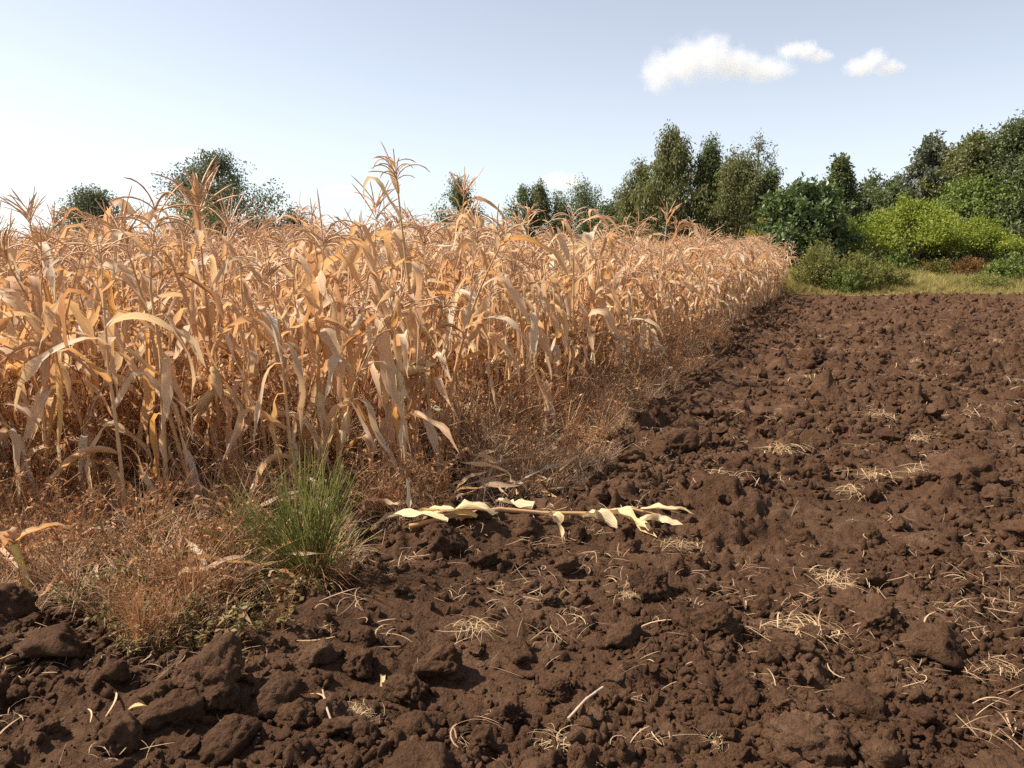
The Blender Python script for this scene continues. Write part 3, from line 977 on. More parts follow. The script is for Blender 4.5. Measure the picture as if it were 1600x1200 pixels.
# crumbs and the clods farther off
n = 150000
y = 1.3 * (33.2 / 1.3) ** cr.random(n)
x = cr.uniform(-1, 1, n) * (0.70 * y + 0.7)
k = ~in_poly(x, y, POLY) | (edge_dist(x, y, BL) < 0.15)
dn = vnoise(x * 1.3, y * 1.3, 50)
k &= cr.random(n) < np.clip(0.55 + dn * 1.5, 0.1, 1)
x, y = x[k], y[k]; n = len(x)
s = 0.0045 + 0.030 * cr.random(n) ** 4.0
s = s * np.clip(y / 3.5, 0.9, 6.0) ** 0.65
s = np.where(y > 11, np.maximum(s, 0.016), s)
z = ground_h(x, y) + s * 0.15
scatter('soil_crumbs', CLOD_S, np.column_stack([x, y, z]), cr.uniform(0, 6.28, (n, 3)), np.column_stack([s * cr.uniform(0.7, 1.4, n), s * cr.uniform(0.7, 1.2, n), s * cr.uniform(0.6, 1.0, n)]),
        cr.integers(0, 8, n), 'loose dark brown crumbs and clods of ploughed soil', 'soil crumbs')
print('crumbs', n)

# ------------------------------------------------------------------ straw on the soil
def straw_wisp(r, n=26, size=0.12, lift=0.03, w=0.0010):
    b = MB()
    for i in range(n):
        a = r.uniform(0, 2 * PI)
        c = r.normal(size=2) * size * 0.32
        L = size * r.uniform(0.25, 1.5)
        t = np.linspace(-0.5, 0.5, 6)
        bend = r.normal() * 0.45
        ang = a + bend * t * 2
        P = np.zeros((6, 3))
        P[1:, 0] = np.cumsum(np.cos(ang[:-1]) * L / 5); P[1:, 1] = np.cumsum(np.sin(ang[:-1]) * L / 5)
        P[:, :2] += c - P[:, :2].mean(0)
        P[:, 2] = lift * r.uniform(0.1, 1.3) * (1 - (2 * t) ** 2 * r.uniform(0.2, 1.1)) + 0.004
        T = norm(np.gradient(P, axis=0)); S = norm(np.cross(T, [0, 0, 1])); Nn = np.cross(S, T)
        ww = w * r.choice([0.6, 0.8, 1.0, 1.0, 1.6, 2.6])
        b.add(*ribbon(P, S, Nn, ww * np.array([.6, 1, 1.1, 1, .9, .4]), np.full(6, 0.5)))
    return b
sr = np.random.default_rng(44)
TUFT_ME = [straw_wisp(sr, 46, 0.16, 0.045).mesh('straw', M_tuft) for _ in range(8)]
THIN_ME = [straw_wisp(sr, 9, 0.13, 0.02).mesh('straw', M_straw) for _ in range(6)]
ONE_ME = [straw_wisp(sr, 1, 0.11, 0.012, 0.0014).mesh('straw', M_straw) for _ in range(6)]

tufts = [(1375, 655, 28, 'round golden straw tuft on the open field near the dark upright clods'),
         (1435, 690, 22, 'small golden straw tuft beside a second one on the open field'), (1515, 697, 24, 'loose golden straw tuft next to the small round one'),
         (1440, 745, 34, 'thick pale straw sheaf beside a bent straw patch'), (1370, 752, 40, 'wide bent straw patch joined to the thick pale sheaf'),
         (1335, 775, 34, 'long straw bundle stretched flat in front of the wide bent patch'),
         (1265, 605, 20, 'upright golden straw tuft against a dark clod'), (1225, 715, 40, 'arched reddish straw patch along the clods'),
         (1150, 700, 34, 'thin reddish straw wisp near the weedy margin'), (1120, 770, 34, 'pale straw tuft behind the end of the fallen stalk'),
         (1060, 872, 40, 'pale straw tuft at the leaf end of the fallen stalk'), (1295, 912, 42, 'pale mounded straw tuft on the open field'),
         (1255, 1000, 64, 'largest matted straw patch among smooth clods'), (1165, 940, 40, 'thin scattered straw near the broad smooth clod'),
         (980, 940, 26, 'small ragged straw tuft in front of the fallen stalk'), (870, 1165, 46, 'straw tuft with a stiff twig beside the block-shaped clod'),
         (735, 1165, 34, 'thin curled straw wisp in front of the block-shaped clod'), (560, 1110, 32, 'golden straw wisp beside the curved twig'),
         (740, 985, 44, 'reddish dry root mat beside the ball-like clod'), (350, 1075, 46, 'dry grass wisp around the biggest mound-like clod'),
         (80, 1080, 44, 'thin straw wisp on the dark soil left of the leafy weeds'), (30, 1150, 44, 'loose straw pieces on bare soil left of the rounded clods'),
         (1560, 1060, 40, 'straw bundle hanging over a clod edge on the open field'), (1440, 1060, 34, 'thin reddish straw on a clod top'),
         (1215, 1090, 50, 'flat straw scatter in front of the largest matted patch'), (1120, 1170, 30, 'small straw curl beside the broad pale soil dome'),
         (1320, 1170, 26, 'short straw wisp on the broad pale soil dome'), (1555, 880, 24, 'small spidery straw wisp beside crumbly clods'),
         (1590, 600, 16, 'pale straw tuft far out on the open field'), (1560, 545, 14, 'flat straw patch on the far ploughed soil'),
         (1000, 1085, 30, 'thin straw wisp near the leaning clod'), (940, 860, 30, 'thin straw wisp below the fallen stalk'),
         (1250, 555, 16, 'small straw tuft near the far maize corner'), (1430, 575, 16, 'small straw tuft on the middle of the open field')]
for px, py, w, lab in tufts:
    x, y = G(px, py)
    s = w / FPX * y / 0.13
    dx, dy = 0.07 * s, 0.07 * s
    z = float(np.mean(ground_h(np.array([x, x + dx, x - dx, x, x]), np.array([y, y, y, y + dy, y - dy])))) + 0.012
    me = (TUFT_ME if 'thin' not in lab and 'scatter' not in lab and 'loose' not in lab else THIN_ME)[sr.integers(6)]
    o = obj('straw_tuft', me, None, (x, y, z), (sr.normal() * 0.1, R(-6) * 0, sr.uniform(0, 6.28)), (s * 1.15, s * 0.85, s))
    tag(o, lab, 'straw')
n = 14000
y = 1.6 * (33 / 1.6) ** sr.random(n); x = sr.uniform(-1, 1, n) * (0.68 * y + 0.4)
k = ~in_poly(x, y, POLY) & (sr.random(n) < np.clip(0.20 + 1.1 * vnoise(x * 0.9, y * 0.9, 70) + (y > 6) * 0.25, 0.03, 1))
x, y = x[k], y[k]; n = len(x)
q = sr.random(n)
idx = np.where(q < 0.25, sr.integers(0, 6, n), sr.integers(6, 12, n))
s = sr.uniform(0.5, 1.15, n) * np.where(y > 9, 1.5, 1)
scatter('loose_straw', THIN_ME + ONE_ME, np.column_stack([x, y, ground_h(x, y) + 0.012]),
        np.column_stack([sr.normal(size=n) * 0.25, sr.normal(size=n) * 0.25, sr.uniform(0, 6.28, n)]), np.column_stack([s] * 3), idx,
        'loose dry straw and roots scattered over the ploughed soil', 'straw')

# ------------------------------------------------------------------ the fallen stalk and other single pieces
def soil_top(x, y):
    a = np.array([0, .03, -.03, 0, 0]); b = np.array([0, 0, 0, .03, -.03])
    return float(np.max(ground_h(x + a, y + b)))
fs = [(640, 872), (710, 862), (780, 850), (850, 843), (920, 840), (980, 838), (1040, 836)]
FP = np.array([[*G(*p), 0] for p in fs])
for i in range(len(FP)): FP[i, 2] = soil_top(FP[i, 0], FP[i, 1]) + 0.03
FP[:, 2] = np.maximum(FP[:, 2], np.convolve(np.pad(FP[:, 2], 1, mode='edge'), [1 / 3] * 3, 'valid'))
root = thing('fallen_maize_stalk', 'fallen maize stalk with bleached torn leaves lying across the soil', 'maize stalk', tuple(FP[3]))
L0 = FP - FP[3]
b = MB(); b.add(*tube(L0, np.linspace(0.014, 0.009, 7) , 7)); obj('stalk', b.mesh('stalk', M_stalk), root)
for px, py, az, kind, Ls, W, kw in ((760, 860, 190, 'arch', 0.42, 0.055, dict(e0=22, e1=-25, tw=10)), (745, 868, 178, 'arch', 0.5, 0.045, dict(e0=6, e1=-10, tw=10)),
                                    (830, 838, 165, 'arch', 0.22, 0.06, dict(e0=20, e1=-10, tw=0)), (860, 845, -70, 'kink', 0.25, 0.04, dict(e0=5, e1=-30, k=0.3)),
                                    (910, 842, -55, 'arch', 0.28, 0.06, dict(e0=15, e1=-35, tw=10)), (950, 842, -35, 'arch', 0.36, 0.045, dict(e0=10, e1=-30, tw=30)),
                                    (1000, 838, -12, 'arch', 0.30, 0.03, dict(e0=4, e1=-20, tw=30)), (1000, 862, 10, 'arch', 0.24, 0.045, dict(e0=12, e1=-12, tw=20)),
                                    (700, 872, 176, 'arch', 0.36, 0.06, dict(e0=8, e1=-8, tw=10)), (770, 862, 200, 'arch', 0.34, 0.06, dict(e0=30, e1=-30, tw=5)), (640, 835, 95, 'up', 0.2, 0.022, dict(e0=75, e1=60, tw=10))):
    x, y = G(px, py)
    b = maize_leaf(kind, sr, 12, L=Ls, W=W, yaw=0.5, **kw)
    obj('leaf', b.mesh('leaf', M_cream), root, (x - FP[3, 0], y - FP[3, 1], soil_top(x, y) + 0.035 - FP[3, 2]), (0, 0, R(az)))

def cane(name, pxs, rads, lab, cat, mat, heights, sides=6):
    P = np.array([[*G(*p), 0] for p in pxs])
    P[:, 2] = [soil_top(a[0], a[1]) + h for a, h in zip(P, heights)]
    o = thing(name, lab, cat, tuple(P[0]))
    t = np.linspace(0, 1, 16); ts = np.linspace(0, 1, len(P))
    Q = np.stack([np.interp(t, ts, P[:, c]) for c in range(3)], -1) - P[0]
    rr = np.interp(t, np.linspace(0, 1, len(rads)), rads) * (1 + 0.18 * ((np.arange(16) % 4) == 0))
    b = MB(); b.add(*tube(Q, rr, sides))
    # a closing face at each end
    n = len(Q)
    b.add(np.vstack([tube(Q, rr, sides)[0][:sides], Q[0:1]]), [[i, (i + 1) % sides, sides] for i in range(sides)])
    b.add(np.vstack([tube(Q, rr, sides)[0][-sides:], Q[-1:]]), [[i, (i + 1) % sides, sides] for i in range(sides)])
    obj('stem', b.mesh('stem', mat), o)
    return o, P, Q
x0, y0 = G(52, 950)
st = thing('broken_stalk_stub', 'broken yellow jointed maize stalk stub leaning out of the dry weeds', 'stalk stub', (x0, y0, soil_top(x0, y0)))
P = np.array([[0, 0, -0.02], [-0.012, 0.0, 0.06], [-0.03, 0.01, 0.13], [-0.05, 0.015, 0.20], [-0.07, 0.02, 0.27]])
t = np.linspace(0, 1, 21); Q = np.stack([np.interp(t, np.linspace(0, 1, 5), P[:, c]) for c in range(3)], -1)
b = MB(); b.add(*tube(Q, np.interp(t, [0, 0.2, 1], [0.008, 0.014, 0.017]) * (1 + 0.2 * ((np.arange(21) % 5) == 0)), 8))
obj('stalk', b.mesh('stalk', M_yellow), st)
for az, kind, kw in ((150, 'kink', dict(L=0.22, W=0.024, e0=60, e1=-60, k=0.3)), (20, 'arch', dict(L=0.24, W=0.022, e0=50, e1=-20)), (200, 'arch', dict(L=0.25, W=0.03, e0=40, e1=-70))):
    b = maize_leaf(kind, sr, 10, **kw)
    obj('leaf', b.mesh('leaf', M_leaf), st, tuple(P[-1]), (0, 0, R(az)))
M_twig = plain_mat('grey_brown_twig', (0.42, 0.30, 0.21), 0.85, 0.35, 30)
cane('curved_twig', [(545, 1166), (522, 1158), (512, 1140), (508, 1115), (505, 1098)], [0.0045, 0.004, 0.0035], 'curved bare twig lying on the soil beside angular clod', 'twig', M_twig, [0.006, 0.012, 0.02, 0.025, 0.03], 5)
cane('stiff_twig', [(888, 1122), (915, 1102), (942, 1082)], [0.006, 0.005], 'stiff straight twig sticking out of a straw tuft', 'twig', M_twig, [0.02, 0.04, 0.055], 5)
cane('pale_cane', [(-30, 905), (0, 897), (28, 893)], [0.007, 0.007], 'pale bleached cane piece at the foot of the dry weeds', 'cane', plain_mat('bleached_cane', (0.72, 0.62, 0.5), 0.7), [0.03, 0.035, 0.035], 6)
for px, py, az, L_, W_, mat, lab in ((598, 1062, 95, 0.12, 0.014, M_cream, 'small orange and white husk scrap standing between dark clods'),
                                     (722, 862, 20, 0.09, 0.02, M_husk, 'small white husk scrap below the torn end of the fallen stalk'),
                                     (205, 1150, 10, 0.08, 0.011, M_husk, 'pale crumpled husk scrap among the rounded clods'),
                                     (955, 625, 30, 0.30, 0.05, M_cream, 'pale bent maize leaf caught in the weeds at the margin'),
                                     (1190, 478, 160, 0.7, 0.06, M_cream, 'pale fallen maize leaf on the soil near the far maize corner')):
    x, y = G(px, py)
    b = maize_leaf('arch', sr, 8, L=L_, W=W_, e0=40, e1=-35, tw=20)
    o = obj('husk_scrap', b.mesh('husk_scrap', mat), None, (x, y, soil_top(x, y) + 0.005), (0, 0, R(az)))
    tag(o, lab, 'husk')

# ------------------------------------------------------------------ loose clods, each named after what lies beside it
STOP = ('on', 'beside', 'next', 'with', 'in', 'near', 'behind', 'against', 'along', 'among', 'around', 'at', 'joined', 'stretched', 'hanging', 'left', 'below', 'far', 'leaning', 'just', 'tilted', 'under')
def short(lab):
    w = lab.split(); k = 1
    while k < len(w) and w[k] not in STOP: k += 1
    return ' '.join(w[:k])
LANDMARKS = [(o.location.x, o.location.y, short(o['label'])) for o in scene.objects if o.parent is None and o.get('category') in ('soil clod', 'straw', 'twig')]
cnt = 0
taken = []
while cnt < 270:
    y = 2.0 + 9.5 * cr.random() ** 1.25
    x = cr.uniform(-1, 1) * (0.68 * y + 0.2)
    if in_poly(np.array([x]), np.array([y]), POLY)[0]: continue
    s = cr.choice([0.035, 0.048, 0.062, 0.08, 0.105], p=[.3, .3, .22, .12, .06]) * cr.uniform(0.85, 1.2)
    if y > 6: s *= 1.15
    if any((x - a) ** 2 + (y - b) ** 2 < (0.8 * (s + c)) ** 2 for a, b, c in taken): continue
    taken.append((x, y, s))
    e = float(edge_dist(np.array([x]), np.array([y]), BL)[0])
    size = 'large' if s > 0.085 else ('medium' if s > 0.055 else 'small')
    where = 'along the weedy margin of the maize' if e < 0.6 else 'on the open ploughed field'
    near = sorted(((x - a) ** 2 + (y - b) ** 2, nm) for a, b, nm in LANDMARKS)[0]
    if near[0] < (0.5 + 0.07 * y) ** 2: where = 'near the ' + ' '.join(near[1].split()[-7:])
    put_clod(x, y, s, CLOD_MID[cr.integers(16)], '%s dark brown soil clod lying %s' % (size, where), '%s soil clods %s' % (size, where), 0.32)
    cnt += 1
# ------------------------------------------------------------------ green clump and leafy weeds at the margin
x0, y0 = G(492, 925)
gc = thing('broom_clump', 'green broom-like clump of thin upright stems at the margin', 'shrub', (x0, y0, soil_top(x0, y0) - 0.03))
gr = np.random.default_rng(52)
def broom(r, n, H, spread, off=(0, 0), m=0):
    b = MB()
    for i in range(n):
        a = r.uniform(0, 2 * PI); s = spread * r.uniform(0, 1) ** 0.7
        h = H * r.uniform(0.55, 1.05) * (1 - 0.25 * s / spread)
        t = np.linspace(0, 1, 7)
        x = s * t ** 1.2 + off[0] * t; 
        P = np.stack([np.cos(a) * s * t ** 1.2 + off[0] * t + r.normal() * 0.02, np.sin(a) * s * t ** 1.2 + off[1] * t + r.normal() * 0.02, h * t], -1)
        P[:, :2] += smooth_rand(r, 7, 4)[:, None] * 0.012 * t[:, None]
        b.add(*tube(P, np.linspace(0.0034, 0.0015, 7), 3))
        for k in range(r.integers(2, 5)):
            u = r.uniform(0.25, 0.8)
            p0 = np.array([np.interp(u, t, P[:, c]) for c in range(3)])
            d = (P[-1] - P[0]) / h + r.normal(size=3) * 0.22
            d /= np.linalg.norm(d)
            q = p0 + np.linspace(0, 1, 4)[:, None] * d * h * r.uniform(0.2, 0.5)
            b.add(*tube(q, np.linspace(0.0019, 0.0009, 4), 3))
    return b
obj('upright_stem', broom(gr, 88, 0.78, 0.24).mesh('upright_stem', M_green), gc)
obj('side_stem', broom(gr, 55, 0.38, 0.38, (-0.05, 0.0)).mesh('side_stem', M_green), gc)
obj('side_stem', broom(gr, 90, 0.50, 0.30, (-0.36, 0.08)).mesh('side_stem', M_green), gc)
b = grass_tuft(gr, 0.38, 150, 0.34, 0.0018, 0.8)
obj('dead_stem', b.mesh('dead_stem', M_weed), gc)

def leafy_weed(r, H=0.16, n=5, leaf=0.026):
    b = MB()
    for s in range(n):
        a = r.uniform(0, 2 * PI); sp = r.uniform(0.03, 0.14)
        t = np.linspace(0, 1, 5); h = H * r.uniform(0.6, 1.1)
        P = np.stack([np.cos(a) * sp * t, np.sin(a) * sp * t, h * t], -1)
        b.add(*tube(P, 0.0016, 3), m=0)
        nl = 16
        u = r.uniform(0.15, 1, nl)
        C = np.stack([np.interp(u, t, P[:, c]) for c in range(3)], -1)
        D = rdir(nl, r) * [1, 1, 0.35]
        b.add(*diamonds(C, D, np.tile([0, 0, 1.0], (nl, 1)) + rdir(nl, r) * 0.5, r.uniform(0.6, 1.2, nl) * leaf, r.uniform(0.35, 0.6, nl) * leaf, 0.08), m=1)
    return b
LW = [leafy_weed(gr) for _ in range(5)]
LW_ME = [b.mesh('leafy_weed', [M_weed, M_lowleaf]) for b in LW]
for px, py in ((345, 1000), (330, 960), (385, 985), (300, 1015), (240, 1000), (420, 975), (370, 1020), (290, 975), (210, 965), (180, 1010), (440, 1000), (400, 950), (265, 950), (160, 975), (225, 1040), (310, 1040)):
    x, y = G(px, py)
    o = obj('leafy_weed', LW_ME[gr.integers(5)], None, (x, y, soil_top(x, y) - 0.03), (gr.normal() * 0.15, gr.normal() * 0.15, gr.uniform(0, 6.28)), gr.uniform(0.8, 1.4))
    tag(o, 'small leafy green weed on the soil edge below the broom-like clump', 'weed', 'small leafy weeds along the soil edge')

# ------------------------------------------------------------------ trees and shrubs
tr = np.random.default_rng(64)
def crown_profile(kind, h, r):
    if kind == 'round': return np.sqrt(np.clip(1 - (2 * h - 1) ** 2, 0, 1)) ** 0.8
    if kind == 'dome': return np.clip(1 - h ** 2.6, 0, 1) ** 0.6 * np.clip(0.55 + h * 1.5, 0, 1)
    if kind == 'cone': return np.interp(h, [0, 0.08, 0.35, 0.75, 1], [0.75, 1.0, 0.75, 0.36, 0.06])
    if kind == 'euc': return np.interp(h, [0, 0.15, 0.45, 0.65, 0.85, 1], [0.75, 0.95, 1.0, 0.72, 0.6, 0.15])
    if kind == 'column': return np.interp(h, [0, 0.2, 0.6, 0.85, 1], [0.8, 1.0, 0.9, 0.65, 0.2])
    if kind == 'umbrella': return np.interp(h, [0, 0.2, 0.5, 0.8, 1], [1.0, 0.92, 0.66, 0.36, 0.08])
    return np.ones_like(h)

def tree(name, label, xl, xr, ytop, ybot, d, kind, mat, nclump=70, per=80, leaf=0.13, lw=0.45, clump=0.16, droop=0.0, bark=None,
         cat='tree', group=None, trunk=True, openness=0.0, base_y=None, parts=('trunk', 'crown'), trunkr=None, lobes=None, limbs=0.45):
    xc = (xl + xr) / 2
    X0, ztop = XZ(xc, ytop, d)
    zb = float(terrain_z(X0, d))
    _, zbot = XZ(xc, ybot, d)
    zbot = max(zbot, zb + 0.05)
    Rw = (xr - xl) / 2 / FPX * d * (1.16 if cat == 'tree' and kind != 'umbrella' else 1.05)
    Hc = ztop - zbot
    r = np.random.default_rng(int(abs(xl * 31 + ytop * 7)))
    root = thing(name, label, cat, (X0, d, zb), (0, 0, 0), group)
    zo = zbot - zb
    cl = []
    tries = 0
    seedk = r.integers(1000)
    cr_ = clump * 2 * Rw if clump < 1 else clump
    if cat == 'tree' and openness < 0.15 and kind != 'umbrella': nclump = int(nclump * 1.35)
    while len(cl) < nclump and tries < 5000:
        tries += 1
        h = r.random()
        a = r.uniform(0, 2 * PI)
        pr_ = float(crown_profile(kind, np.array([h]), r)[0])
        # uneven outline: radius varies with direction and height
        ir = 1 + 0.7 * float(vnoise(np.array([math.cos(a) * 1.6 + seedk]), np.array([math.sin(a) * 1.6 + h * 3.5]), 2)[0])
        rr = pr_ * Rw * ir * 1.22 * r.random() ** 0.40
        rr = max(0, rr - cr_ * 0.12)
        p = np.array([rr * math.cos(a), rr * math.sin(a), zo + cr_ * 0.3 + h * (Hc - cr_ * 1.30)])
        if openness > 0:
            g = float(vnoise(np.array([p[0] / Rw * 1.7 + seedk]), np.array([p[2] / Hc * 3.5 + p[1] / Rw]), 9)[0])
            if g < -0.5 + openness: continue
        cl.append(p)
    cl = np.array(cl)
    # leaves
    C = []; D = []; N = []; Ls = []
    for p in cl:
        k = int(per * 1.15 * r.uniform(0.6, 1.4))
        q = rdir(k, r) * (r.random((k, 1)) ** 0.45) * cr_ * r.uniform(0.7, 1.2) * [1, 1, 0.75 if droop < 0.5 else 1.25]
        ax = norm(np.array([p[0], p[1], abs(p[2] - zo - 0.3 * Hc) * 0.8 + 0.3 * Rw]) / max(Rw, 0.3) + r.normal(size=3) * 0.5)
        al = q @ ax
        q = q * 0.78 + np.outer(al, ax) * r.uniform(0.3, 1.1)
        C.append(p + q)
        dd = rdir(k, r) * 0.9 + norm(q) * 0.5
        dd[:, 2] -= droop * 1.6
        D.append(dd)
        N.append(norm(q) * 0.7 + rdir(k, r) + [0, 0, 0.5])
        Ls.append(r.uniform(0.6, 1.25, k) * leaf)
    C = np.concatenate(C); D = np.concatenate(D); N = np.concatenate(N); Ls = np.concatenate(Ls)
    b = MB(); b.add(*diamonds(C, D, N, Ls * 1.25, Ls * 1.25 * (lw * 0.8 + 0.16)))
    # trunk and limbs
    tb = MB()
    r0 = trunkr or max(0.03, 0.028 * (ztop - zb))
    if kind == 'umbrella':
        nst = 5
        for s in range(nst):
            a = s / nst * 2 * PI + r.uniform(-.4, .4)
            t = np.linspace(0, 1, 7)
            ex = math.cos(a) * Rw * 0.55; ey = math.sin(a) * Rw * 0.55
            P = np.stack([ex * t ** 1.25, ey * t ** 1.25, (zo + Hc * 0.35) * t ** 0.8], -1)
            P[:, :2] += smooth_rand(r, 7)[:, None] * 0.08
            P[0] = (math.cos(a) * 0.12, math.sin(a) * 0.12, -0.1)
            tb.add(*tube(P, np.linspace(r0, r0 * 0.4, 7), 5))
            for q in range(6):
                u = r.uniform(0.45, 0.95); p0 = np.array([np.interp(u, t, P[:, c]) for c in range(3)])
                e = cl[r.integers(len(cl))]
                if np.hypot(*(e - p0)[:2]) < Rw * 0.6:
                    m_ = (p0 + e) / 2 + [0, 0, -0.1]
                    tb.add(*tube(np.array([p0, m_, e]), [r0 * 0.4, r0 * 0.25, r0 * 0.1], 4))
    else:
        t = np.linspace(0, 1, 9)
        top = zo + Hc * 0.9
        P = np.stack([smooth_rand(r, 9, 4) * 0.05 * Rw * t, smooth_rand(r, 9, 4) * 0.05 * Rw * t, -0.1 + (top + 0.1) * t], -1)
        tb.add(*tube(P, np.interp(t, [0, 0.1, 1], [r0 * 1.3, r0, r0 * 0.15]), 7))
        for p in cl[:int(len(cl) * limbs)]:
            h0 = max(0.15 * top, p[2] - np.hypot(p[0], p[1]) * r.uniform(0.6, 1.1) - 0.2)
            p0 = np.array([np.interp(h0, P[:, 2], P[:, c]) for c in range(2)] + [h0])
            m_ = (p0 + p) / 2 + [0, 0, -0.08 * np.linalg.norm(p - p0)] + r.normal(size=3) * 0.05
            rr = r0 * 0.42 * max(0.25, 1 - h0 / top)
            tb.add(*tube(np.array([p0, m_, p]), [rr, rr * 0.7, rr * 0.25], 4))
    obj(parts[0], tb.mesh(parts[0], bark or M_bark), root)
    obj(parts[1], b.mesh(parts[1], mat, smooth=False), root)
    return root

# left, beyond the maize
tree('round_tree', 'dense dark rounded tree standing alone beyond the maize', 108, 178, 286, 398, 58, 'column', M_grey, 90, 115, 0.15, 0.5, 0.24)
tree('bush', 'low pale bush at the foot of the lone rounded tree', 72, 118, 338, 400, 57, 'dome', M_olive, 24, 80, 0.12, 0.5, 0.28, cat='bush', parts=('stem', 'foliage'))
tree('spreading_tree', 'large open-crowned spreading tree with visible limbs beyond the maize', 258, 418, 228, 398, 60, 'dome', M_grey, 130, 105, 0.17, 0.45, 0.115, openness=0.33, limbs=0.9, trunkr=0.22)
tree('round_tree', 'paler dense small tree against the left side of the spreading tree', 266, 330, 304, 398, 56, 'round', M_olive, 45, 90, 0.13, 0.5, 0.24)
tree('bush', 'grey-green rounded bush right of the spreading tree', 428, 490, 324, 400, 60, 'dome', M_grey, 45, 90, 0.14, 0.45, 0.22, cat='bush', parts=('stem', 'foliage'))
tree('bush', 'dark bush between the spreading tree and its rounded neighbour', 372, 436, 338, 400, 58, 'dome', M_dark, 36, 90, 0.14, 0.45, 0.24, cat='bush', parts=('stem', 'foliage'))
tree('young_tree', 'small pointed young tree with its tip over the maize tassels', 503, 530, 347, 400, 62, 'cone', M_dark, 20, 70, 0.12, 0.4, 0.3)
tree('young_tree', 'small green young tree right of the tallest maize plant', 598, 630, 345, 400, 62, 'cone', M_euc, 24, 70, 0.12, 0.4, 0.3)
tree('eucalyptus', 'slim pointed eucalyptus standing alone above the maize', 680, 756, 275, 400, 66, 'cone', M_euc, 75, 80, 0.19, 0.28, 0.17, droop=0.6, bark=M_palebark)
tree('bush', 'small dark bush at the foot of the lone pointed eucalyptus', 738, 768, 354, 400, 66, 'dome', M_dark, 18, 70, 0.13, 0.45, 0.3, cat='bush', parts=('stem', 'foliage'))
tree('young_tree', 'small bushy young tree between lone eucalyptus and eucalyptus row', 770, 802, 345, 400, 66, 'round', M_euc, 22, 70, 0.13, 0.4, 0.3)
# the eucalyptus row in the middle
for xl, xr, yt, lab, m in ((798, 838, 288, 'slim eucalyptus at the open end of the row', M_euc), (830, 858, 284, 'narrow pointed eucalyptus, second from the open end of the row', M_euc2),
                           (850, 888, 292, 'slim eucalyptus between the narrow pointed one and the rounded one', M_euc),
                           (886, 942, 277, 'rounded full-topped eucalyptus before the row drops', M_euc)):
    tree('eucalyptus', lab, xl, xr, yt, 400, 70, 'column', m, 60, 75, 0.19, 0.28, 0.22, droop=0.6, bark=M_palebark, group='eucalyptus row')
tree('broadleaf_tree', 'low leafy tree in the dip between two groups of eucalyptus', 930, 985, 308, 400, 66, 'dome', M_dark, 50, 80, 0.16, 0.5, 0.22)
tree('eucalyptus', 'shorter eucalyptus with loose double top leaning on the tallest one', 972, 1030, 252, 395, 62, 'euc', M_euc2, 80, 85, 0.22, 0.25, 0.20, droop=0.8, bark=M_palebark)
tree('eucalyptus', 'tallest eucalyptus with long drooping foliage', 1014, 1092, 204, 395, 60, 'euc', M_euc2, 120, 95, 0.24, 0.24, 0.17, droop=1.0, bark=M_palebark)
tree('eucalyptus', 'broad eucalyptus with pointed top right of the tallest one', 1072, 1150, 222, 395, 60, 'cone', M_euc, 120, 90, 0.22, 0.27, 0.17, droop=0.6, bark=M_palebark)
tree('eucalyptus', 'full grey-green eucalyptus next to the sparse one', 1120, 1192, 240, 395, 58, 'column', M_euc2, 105, 90, 0.2, 0.28, 0.18, droop=0.6, bark=M_palebark)
tree('eucalyptus', 'sparse see-through eucalyptus top rising above its neighbours', 1158, 1212, 210, 330, 64, 'round', M_grey, 60, 28, 0.2, 0.3, 0.16, droop=0.5, bark=M_palebark, openness=0.2, limbs=0.9)
tree('eucalyptus', 'green pointed eucalyptus where the row meets the dark trees', 1172, 1236, 256, 395, 58, 'cone', M_euc, 85, 90, 0.19, 0.3, 0.2, droop=0.4, bark=M_palebark)
tree('amber_shrub', 'amber tinted shrub at the far maize corner', 1182, 1230, 318, 400, 50, 'round', M_amber, 45, 80, 0.12, 0.5, 0.24, cat='shrub', parts=('stem', 'foliage'))
# right
tree('broadleaf_tree', 'glossy large-leaved dark tree at the corner of the maize', 1213, 1300, 274, 412, 42, 'column', M_broad, 90, 75, 0.23, 0.6, 0.19)
tree('broadleaf_tree', 'dark tree with a ragged tuft on top behind the glossy one', 1278, 1352, 243, 405, 54, 'cone', M_dark, 90, 90, 0.2, 0.5, 0.18)
tree('broadleaf_tree', 'dark rounded tree between the ragged one and the thin one', 1318, 1400, 268, 405, 56, 'round', M_dark, 90, 90, 0.18, 0.5, 0.19)
tree('broadleaf_tree', 'rounded green tree at the gap in the skyline', 1368, 1420, 276, 405, 52, 'round', M_euc, 60, 90, 0.17, 0.5, 0.22)
tree('thin_tree', 'thin small-topped tree peeping over the gap in the skyline', 1392, 1416, 268, 330, 62, 'umbrella', M_grey, 18, 50, 0.15, 0.4, 0.3)
tree('broadleaf_tree', 'dark low tree filling the gap behind the yellow-green acacia', 1398, 1450, 292, 405, 58, 'dome', M_dark, 55, 90, 0.18, 0.5, 0.22)
tree('feathery_bush', 'light green feathery bush in front of the dark trees', 1302, 1345, 336, 412, 44, 'round', M_fresh, 40, 90, 0.14, 0.22, 0.26, droop=-0.4, cat='bush', parts=('stem', 'foliage'))
tree('tall_tree', 'tall dark tree with a ragged outline left of the tallest right-hand trees', 1418, 1500, 205, 400, 52, 'dome', M_grey, 110, 90, 0.2, 0.5, 0.15, openness=0.2, limbs=0.8)
tree('tall_tree', 'tall olive tree with several pointed shoots on its crown', 1478, 1568, 202, 400, 50, 'euc', M_euc2, 130, 95, 0.18, 0.5, 0.16)
tree('tall_tree', 'tallest dark tree at the end of the hedge, its crown leaving the frame', 1545, 1680, 172, 405, 48, 'dome', M_dark, 160, 100, 0.19, 0.5, 0.14)
